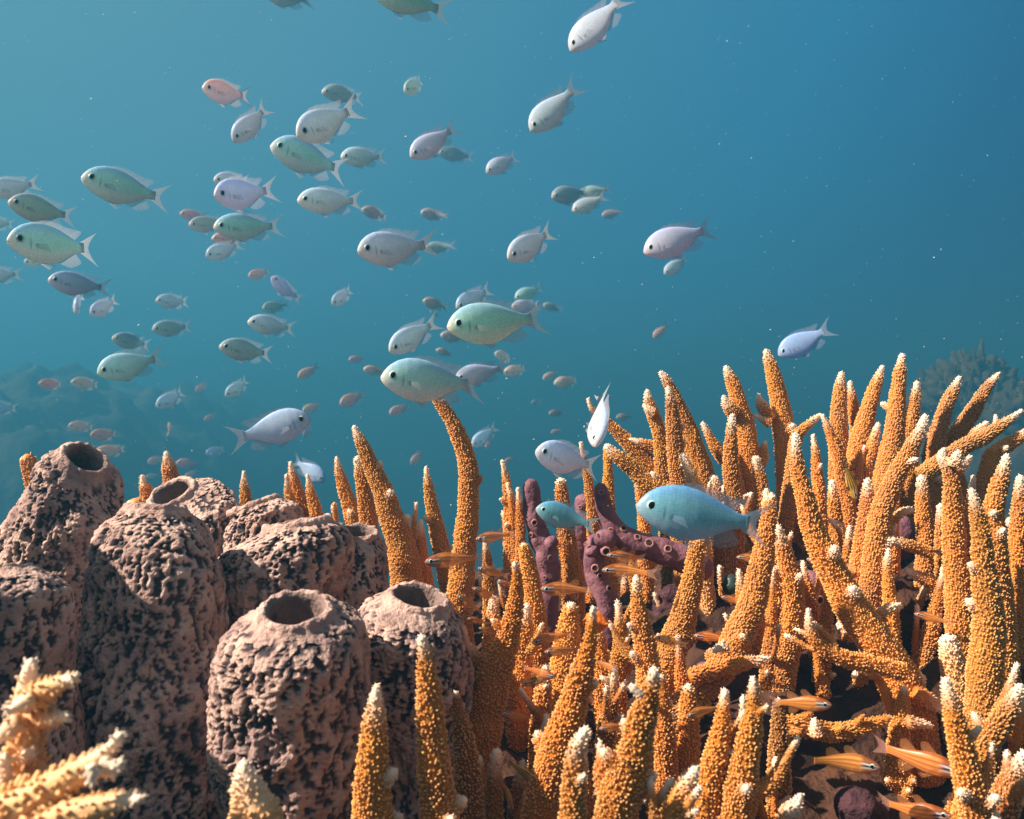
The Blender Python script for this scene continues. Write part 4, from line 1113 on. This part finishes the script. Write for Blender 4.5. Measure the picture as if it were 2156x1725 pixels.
fish('s', 755, 532, 912, 514, 30, 'round bodied silver chromis with clear scales, centre', bend=1, tintc=(.96, .96, .98))
fish('d', 896, 522, 958, 519, 10, 'dim slender fish at the tail of the round bodied silver one', tintc=(1.05, 1.08, 1.1))
fish('d', 1161, 415, 1242, 404, 25, 'dim green fish, leftmost of the overlapping trio at upper right', d=1.75)
fish('d', 1219, 408, 1288, 398, 12, 'pale green fish at the back of the overlapping trio', d=1.9, tintc=(1.5, 1.4, 1.3))
fish('s', 1205, 444, 1276, 414, 16, 'whitest fish of the overlapping trio at upper right', d=1.6)
fish('p', 1267, 454, 1311, 446, 14, 'small dim brown fish below the overlapping trio', tintc=(.7, .8, .9))
fish('p', 524, 584, 566, 570, 30, 'small orange pink fish below centre left')
fish('s', 572, 586, 628, 634, 30, 'lilac chromis turning with tail low and yellow side fin', bend=1, tintc=(.9, .88, 1.05))
fish('d', 553, 652, 606, 640, 20, 'dim fish behind the turning lilac chromis', d=2.8)
fish('s', 700, 642, 740, 608, 38, 'small white pink fish nose down at centre left')
fish('d', 108, 594, 226, 606, 12, 'dim blue grey chromis at left', bend=1, tintc=(1.1, 1.05, 1.25))
fish('s', 160, 656, 164, 618, 62, 'tiny fish seen head on below the dim blue grey chromis', d=1.7)
fish('s', 193, 664, 245, 628, 34, 'pale pink fish nose down at the tail of the blue grey chromis', tintc=(1.02, .95, .98))
fish('s', 330, 636, 398, 634, 14, 'pale fish, upper of two level ones at left', tintc=(.9, .95, .95))
fish('d', 323, 696, 402, 686, 14, 'pale dusky fish, lower of two level ones at left', tintc=(1.05, 1.08, 1.1))
fish('d', 239, 714, 318, 726, 14, 'dusky olive fish just above the big pale green chromis at lower left', tintc=(1.05, 1.08, 1.1))
fish('s', 211, 788, 342, 748, 8, 'big pale green chromis at lower left', bend=1, tintc=(.85, 1.05, .98))
fish('s', 523, 680, 622, 692, 14, 'white chromis with a black eye, left of centre', bend=0, tintc=(.98, 1.02, 1.0))
fish('d', 464, 732, 578, 745, 16, 'grey green chromis with a dark back, left of centre', bend=2, tintc=(1.05, 1.08, 1.1))
fish('p', 84, 809, 134, 809, 18, 'reddish fish, leftmost over the far reef', tintc=(.95, .7, .6))
fish('p', 152, 806, 210, 811, 20, 'brownish fish with a dark tail right of the leftmost reddish one', tintc=(.85, 1.05, 1.0))
fish('s', 331, 858, 392, 822, 16, 'blue white fish tilted down over the far reef', tintc=(.85, .95, 1.02))
fish('p', 413, 826, 434, 804, 20, 'tiny orange fish between two blue white ones')
fish('s', 476, 835, 528, 797, 18, 'pale fish tilted down above the right swimming chromis', tintc=(.95, 1.02, 1.0))
fish('s', -26, 858, 34, 860, 14, 'bluish fish cut off by the left edge low over the reef', tintc=(.7, .85, 1.0))
fish('p', 146, 897, 198, 900, 12, 'dim orange fish, upper of two over the reef slope')
fish('p', 192, 917, 247, 914, 12, 'dim reddish fish, lower of two over the reef slope', tintc=(.9, .75, .7))
fish('p', 200, 954, 266, 946, 12, 'pinkish brown fish right of the back left sponge top', tintc=(.95, 1.0, .95))
fish('p', 430, 886, 457, 871, 14, 'tiny dim orange fish left of the right swimming chromis')
fish('p', 356, 890, 362, 920, 40, 'faint fish seen end on above the tilted sponge', L=.06)
fish('s', 434, 956, 472, 944, 18, 'small lilac fish right of the coral tip behind the tilted sponge', tintc=(.8, .85, 1.05))
fish('p', 312, 975, 346, 962, 14, 'faint pink fish left of the coral tip behind the tilted sponge', L=.09)
fish('p', 372, 974, 422, 980, 10, 'pinkish fish just right of the coral tip behind the tilted sponge')
fish('p', 390, 1006, 417, 990, 12, 'small orange fish low beside the tilted sponge mouth')
fish('p', 308, 1004, 336, 1000, 12, 'faint orange fish left of the tilted sponge mouth', L=.09)
fish('p', 640, 920, 662, 886, 30, 'faint bluish fish behind the head of the right swimming chromis', tintc=(.6, .9, 1.2))
fish('p', 628, 797, 669, 768, 12, 'orange fish tilted down at centre left of the large pale teal one')
fish('p', 734, 758, 770, 755, 12, 'faint reddish fish above the pinkish one by the large teal head', L=.085)
fish('p', 765, 778, 812, 783, 12, 'pinkish fish at the nose of the large pale teal chromis', tintc=(1.0, 1.15, 1.1), d=1.9)
fish('p', 716, 852, 766, 828, 24, 'pink fish with a black tail below the large teal head')
fish('p', 820, 872, 862, 853, 24, 'small pink fish with a black tail left of the tallest coral tip')
fish('p', 637, 867, 677, 850, 12, 'pale orange fish above the right swimming chromis', tintc=(1.05, 1.15, 1.05))
fish('p', 866, 979, 892, 946, 10, 'tiny orange fish nose down left of the tallest finger')
fish('p', 1022, 944, 1036, 926, 20, 'tiny pale pink fish beside the white blue chromis', L=.05)
fish('p', 890, 633, 944, 650, 12, 'brown fish above the large green chromis face', tintc=(.8, .9, .85))
fish('d', 905, 655, 926, 668, 20, 'faint dark fish under the brown one', L=.08)
fish('s', 1084, 629, 1144, 603, 14, 'green white fish above the tail of the large green chromis', tintc=(.85, 1.08, .95))
fish('s', 1076, 648, 1142, 640, 14, 'white fish half hidden by the large green chromis tail', d=1.7)
fish('d', 1143, 642, 1186, 653, 14, 'faint dark fish right of the large green chromis tail', L=.08)
fish('p', 927, 706, 982, 714, 12, 'dim pinkish fish partly behind the large green chromis belly', tintc=(.8, 1.0, 1.1), d=2.0)
fish('p', 918, 737, 954, 748, 12, 'small grey pink fish above the back of the large teal chromis', tintc=(.85, 1.05, 1.1), d=2.2)
fish('p', 1041, 744, 1082, 760, 24, 'pale pink fish below the large green chromis', tintc=(1.05, 1.3, 1.3))
fish('p', 1060, 786, 1114, 774, 20, 'pale pink fish with a dark forked tail right of the large teal chromis', tintc=(1.1, 1.35, 1.3))
fish('p', 1143, 799, 1178, 781, 14, 'faint pale pink fish, upper of two at centre right', tintc=(1, 1.2, 1.1))
fish('p', 1166, 808, 1221, 800, 14, 'pale pink fish, lower of two at centre right', tintc=(1, 1.25, 1.15))
fish('d', 1118, 848, 1142, 846, 14, 'faint dark fish, leftmost above the silver lilac one', L=.08)
fish('p', 1155, 872, 1190, 868, 14, 'faint brown fish above the silver lilac one', L=.08, tintc=(.7, .7, .7))
fish('p', 1160, 912, 1184, 906, 14, 'faint reddish fish just above the silver lilac back', L=.06)
fish('p', 1376, 712, 1406, 682, 14, 'tiny orange fish alone in open water at right')
fish('p', 1297, 880, 1332, 876, 14, 'faint brown fish beside the diving silver chromis', L=.08, tintc=(.7, .8, .8))
fish('p', 1062, 974, 1084, 962, 14, 'faint pink fish by the tip of the slender middle coral', L=.06)
# striped cardinalfish among the branches
cf = [
 (894, 1183, 1022, 1174, 8, .52, 'orange striped cardinalfish across the tallest finger, lower left of three'),
 (1001, 1136, 1086, 1122, 12, .535, 'orange striped cardinalfish right of the tallest finger, highest of three'),
 (1006, 1196, 1076, 1216, 14, .51, 'orange striped cardinalfish whose tail is hidden by the leaning brown finger'),
 (994, 1238, 1056, 1268, 18, .50, 'orange striped cardinalfish slanting tail down left of the leaning finger'),
 (962, 1254, 1018, 1292, 18, .495, 'faint orange cardinalfish sloping down beside the oval mouthed sponge'),
 (984, 1302, 1030, 1314, 16, .49, 'dark nosed cardinalfish close to the right wall of the oval mouthed sponge'),
 (1008, 1322, 1052, 1338, 16, .47, 'dark nosed cardinalfish lowest beside the oval mouthed sponge'),
 (1138, 1241, 1252, 1240, 10, .485, 'long orange cardinalfish between the two purple columns'),
 (1277, 1170, 1364, 1176, 12, .515, 'orange cardinalfish directly under the purple branching sponge, upper one'),
 (1267, 1202, 1378, 1202, 10, .50, 'orange cardinalfish under the purple branching sponge, lower one'),
 (1119, 1354, 1206, 1330, 12, .44, 'orange cardinalfish tilted up right behind the golden front finger'),
 (1146, 1374, 1226, 1367, 14, .43, 'dark striped cardinalfish under the tilted one behind the golden front finger'),
 (1170, 1426, 1096, 1404, 10, .42, 'orange cardinalfish facing right with a humped back'),
 (1054, 1502, 1134, 1520, 12, .41, 'dark headed cardinalfish behind the small brown finger tip'),
 (952, 1128, 1004, 1120, 12, .585, 'black nosed cardinalfish peeking from behind the tallest finger'),
 (1046, 1226, 1092, 1234, 14, .56, 'black nosed cardinalfish behind the leaning brown finger'),
 (1302, 1414, 1252, 1388, 24, .425, 'cardinalfish with its dark head turned down right'),
 (1461, 1341, 1544, 1343, 10, .495, 'orange cardinalfish peeking out left of the long brown finger'),
 (1380, 1344, 1450, 1358, 12, .455, 'dark nosed cardinalfish at the foot of the brown finger under the teal fish'),
 (1551, 1175, 1620, 1176, 10, .53, 'silver striped cardinalfish in the dark gap under the teal tail'),
 (1518, 1258, 1576, 1272, 14, .515, 'silver striped cardinalfish below the dark green shell'),
 (1970, 1163, 2030, 1170, 12, .54, 'silver striped cardinalfish peeking at upper right of the thicket'),
 (1928, 1296, 2002, 1308, 12, .51, 'silver striped cardinalfish in the hollow at the right of the thicket'),
 (1700, 1180, 1790, 1190, 12, .55, 'orange cardinalfish mostly hidden behind the long slanting finger'),
 (1261, 1536, 1330, 1526, 12, .35, 'dark striped cardinalfish behind the blunt golden finger'),
 (1446, 1510, 1520, 1482, 22, .40, 'cardinalfish with a big eye beside the lower right golden fingers'),
 (1078, 1704, 1062, 1626, 24, .37, 'cardinalfish diving head down at the bottom edge'),
 (1350, 1692, 1432, 1656, 20, .36, 'cardinalfish rising to the right at the bottom edge'),
 (1748, 1478, 1620, 1484, 8, .40, 'orange cardinalfish facing right above the sagging branch'),
 (1848, 1606, 1696, 1597, 6, .395, 'large orange cardinalfish facing right over the dark hollow'),
 (2020, 1612, 1838, 1588, 6, .41, 'largest orange cardinalfish, its head behind the front right finger'),
 (1996, 1704, 1846, 1714, 8, .40, 'orange cardinalfish at the bottom right edge'),
 (1500, 1532, 1560, 1524, 12, .42, 'orange cardinalfish slipping behind the pair of lower fingers'),
]
for a in cf: fish('c', *a[:5], a[6], d=a[5] * .965, tintc=tuple(1 + random.uniform(-.08, .08) for _ in range(3)))
for a in [(1800, 1052, 1776, 968, 10, .56, 'yellow and black striped fish diving between the right hand fingers'),
          (1134, 1650, 1062, 1598, 12, .37, 'yellow and black striped fish slanting down at the bottom centre'),
          (1098, 1441, 1176, 1422, 10, .41, 'yellow and black striped fish under the hump backed cardinalfish')]:
    fish('y', *a[:5], a[6], d=a[5], roll=-70 if a[0] == 1800 else 0)

# ================================================================== drifting specks
def specks():
    ico = np.array([[0, 0, 1], [1, 0, 0], [0, 1, 0], [-1, 0, 0], [0, -1, 0], [0, 0, -1]], float)
    f = np.array([[0, 1, 2], [0, 2, 3], [0, 3, 4], [0, 4, 1], [5, 2, 1], [5, 3, 2], [5, 4, 3], [5, 1, 4]])
    V, F = [], []
    for i in range(800):
        d = rng.uniform(0.45, 2.2); x = rng.uniform(0, 2156); y = rng.uniform(0, 1100)
        s = rng.uniform(0.25, 0.8) * d * (0.0006 if rng.random() < .93 else 0.0013)
        V.append(ico * s * rng.uniform(.6, 1.3, 3) + P(x, y, d)); F.append(f + 6 * i)
    o = link('plankton_specks', make_mesh('plankton_specks', np.vstack(V), [np.vstack(F)], None, (SPECK,))); o['kind'] = 'stuff'
specks()

# ================================================================== the water itself
def haze():
    x0, x1, y0, y1, z0, z1 = -60, 60, -30, 90, CAMZ - 4.4, CAMZ + 1.55
    V = np.array([[x, y, z] for x in (x0, x1) for y in (y0, y1) for z in (z0, z1)])
    F = np.array([[0, 1, 3, 2], [4, 6, 7, 5], [0, 4, 5, 1], [2, 3, 7, 6], [0, 2, 6, 4], [1, 5, 7, 3]])
    m = bpy.data.materials.new('water_haze'); m.use_nodes = True; nt = m.node_tree; nt.nodes.clear()
    out = nt.nodes.new('ShaderNodeOutputMaterial'); v = nt.nodes.new('ShaderNodeVolumePrincipled')
    v.inputs['Color'].default_value = HAZE_COL; v.inputs['Density'].default_value = HAZE_DENS
    v.inputs['Anisotropy'].default_value = 0.25
    nt.links.new(v.outputs[0], out.inputs['Volume'])
    me = make_mesh('haze', V, [F], None, (m,))
    me.polygons.foreach_set('use_smooth', np.zeros(6, bool))
    o = link('haze', me); o['kind'] = 'stuff'; o.display_type = 'WIRE'
HAZE_COL = (0.047, 0.255, 0.405, 1); HAZE_DENS = 0.145
haze()
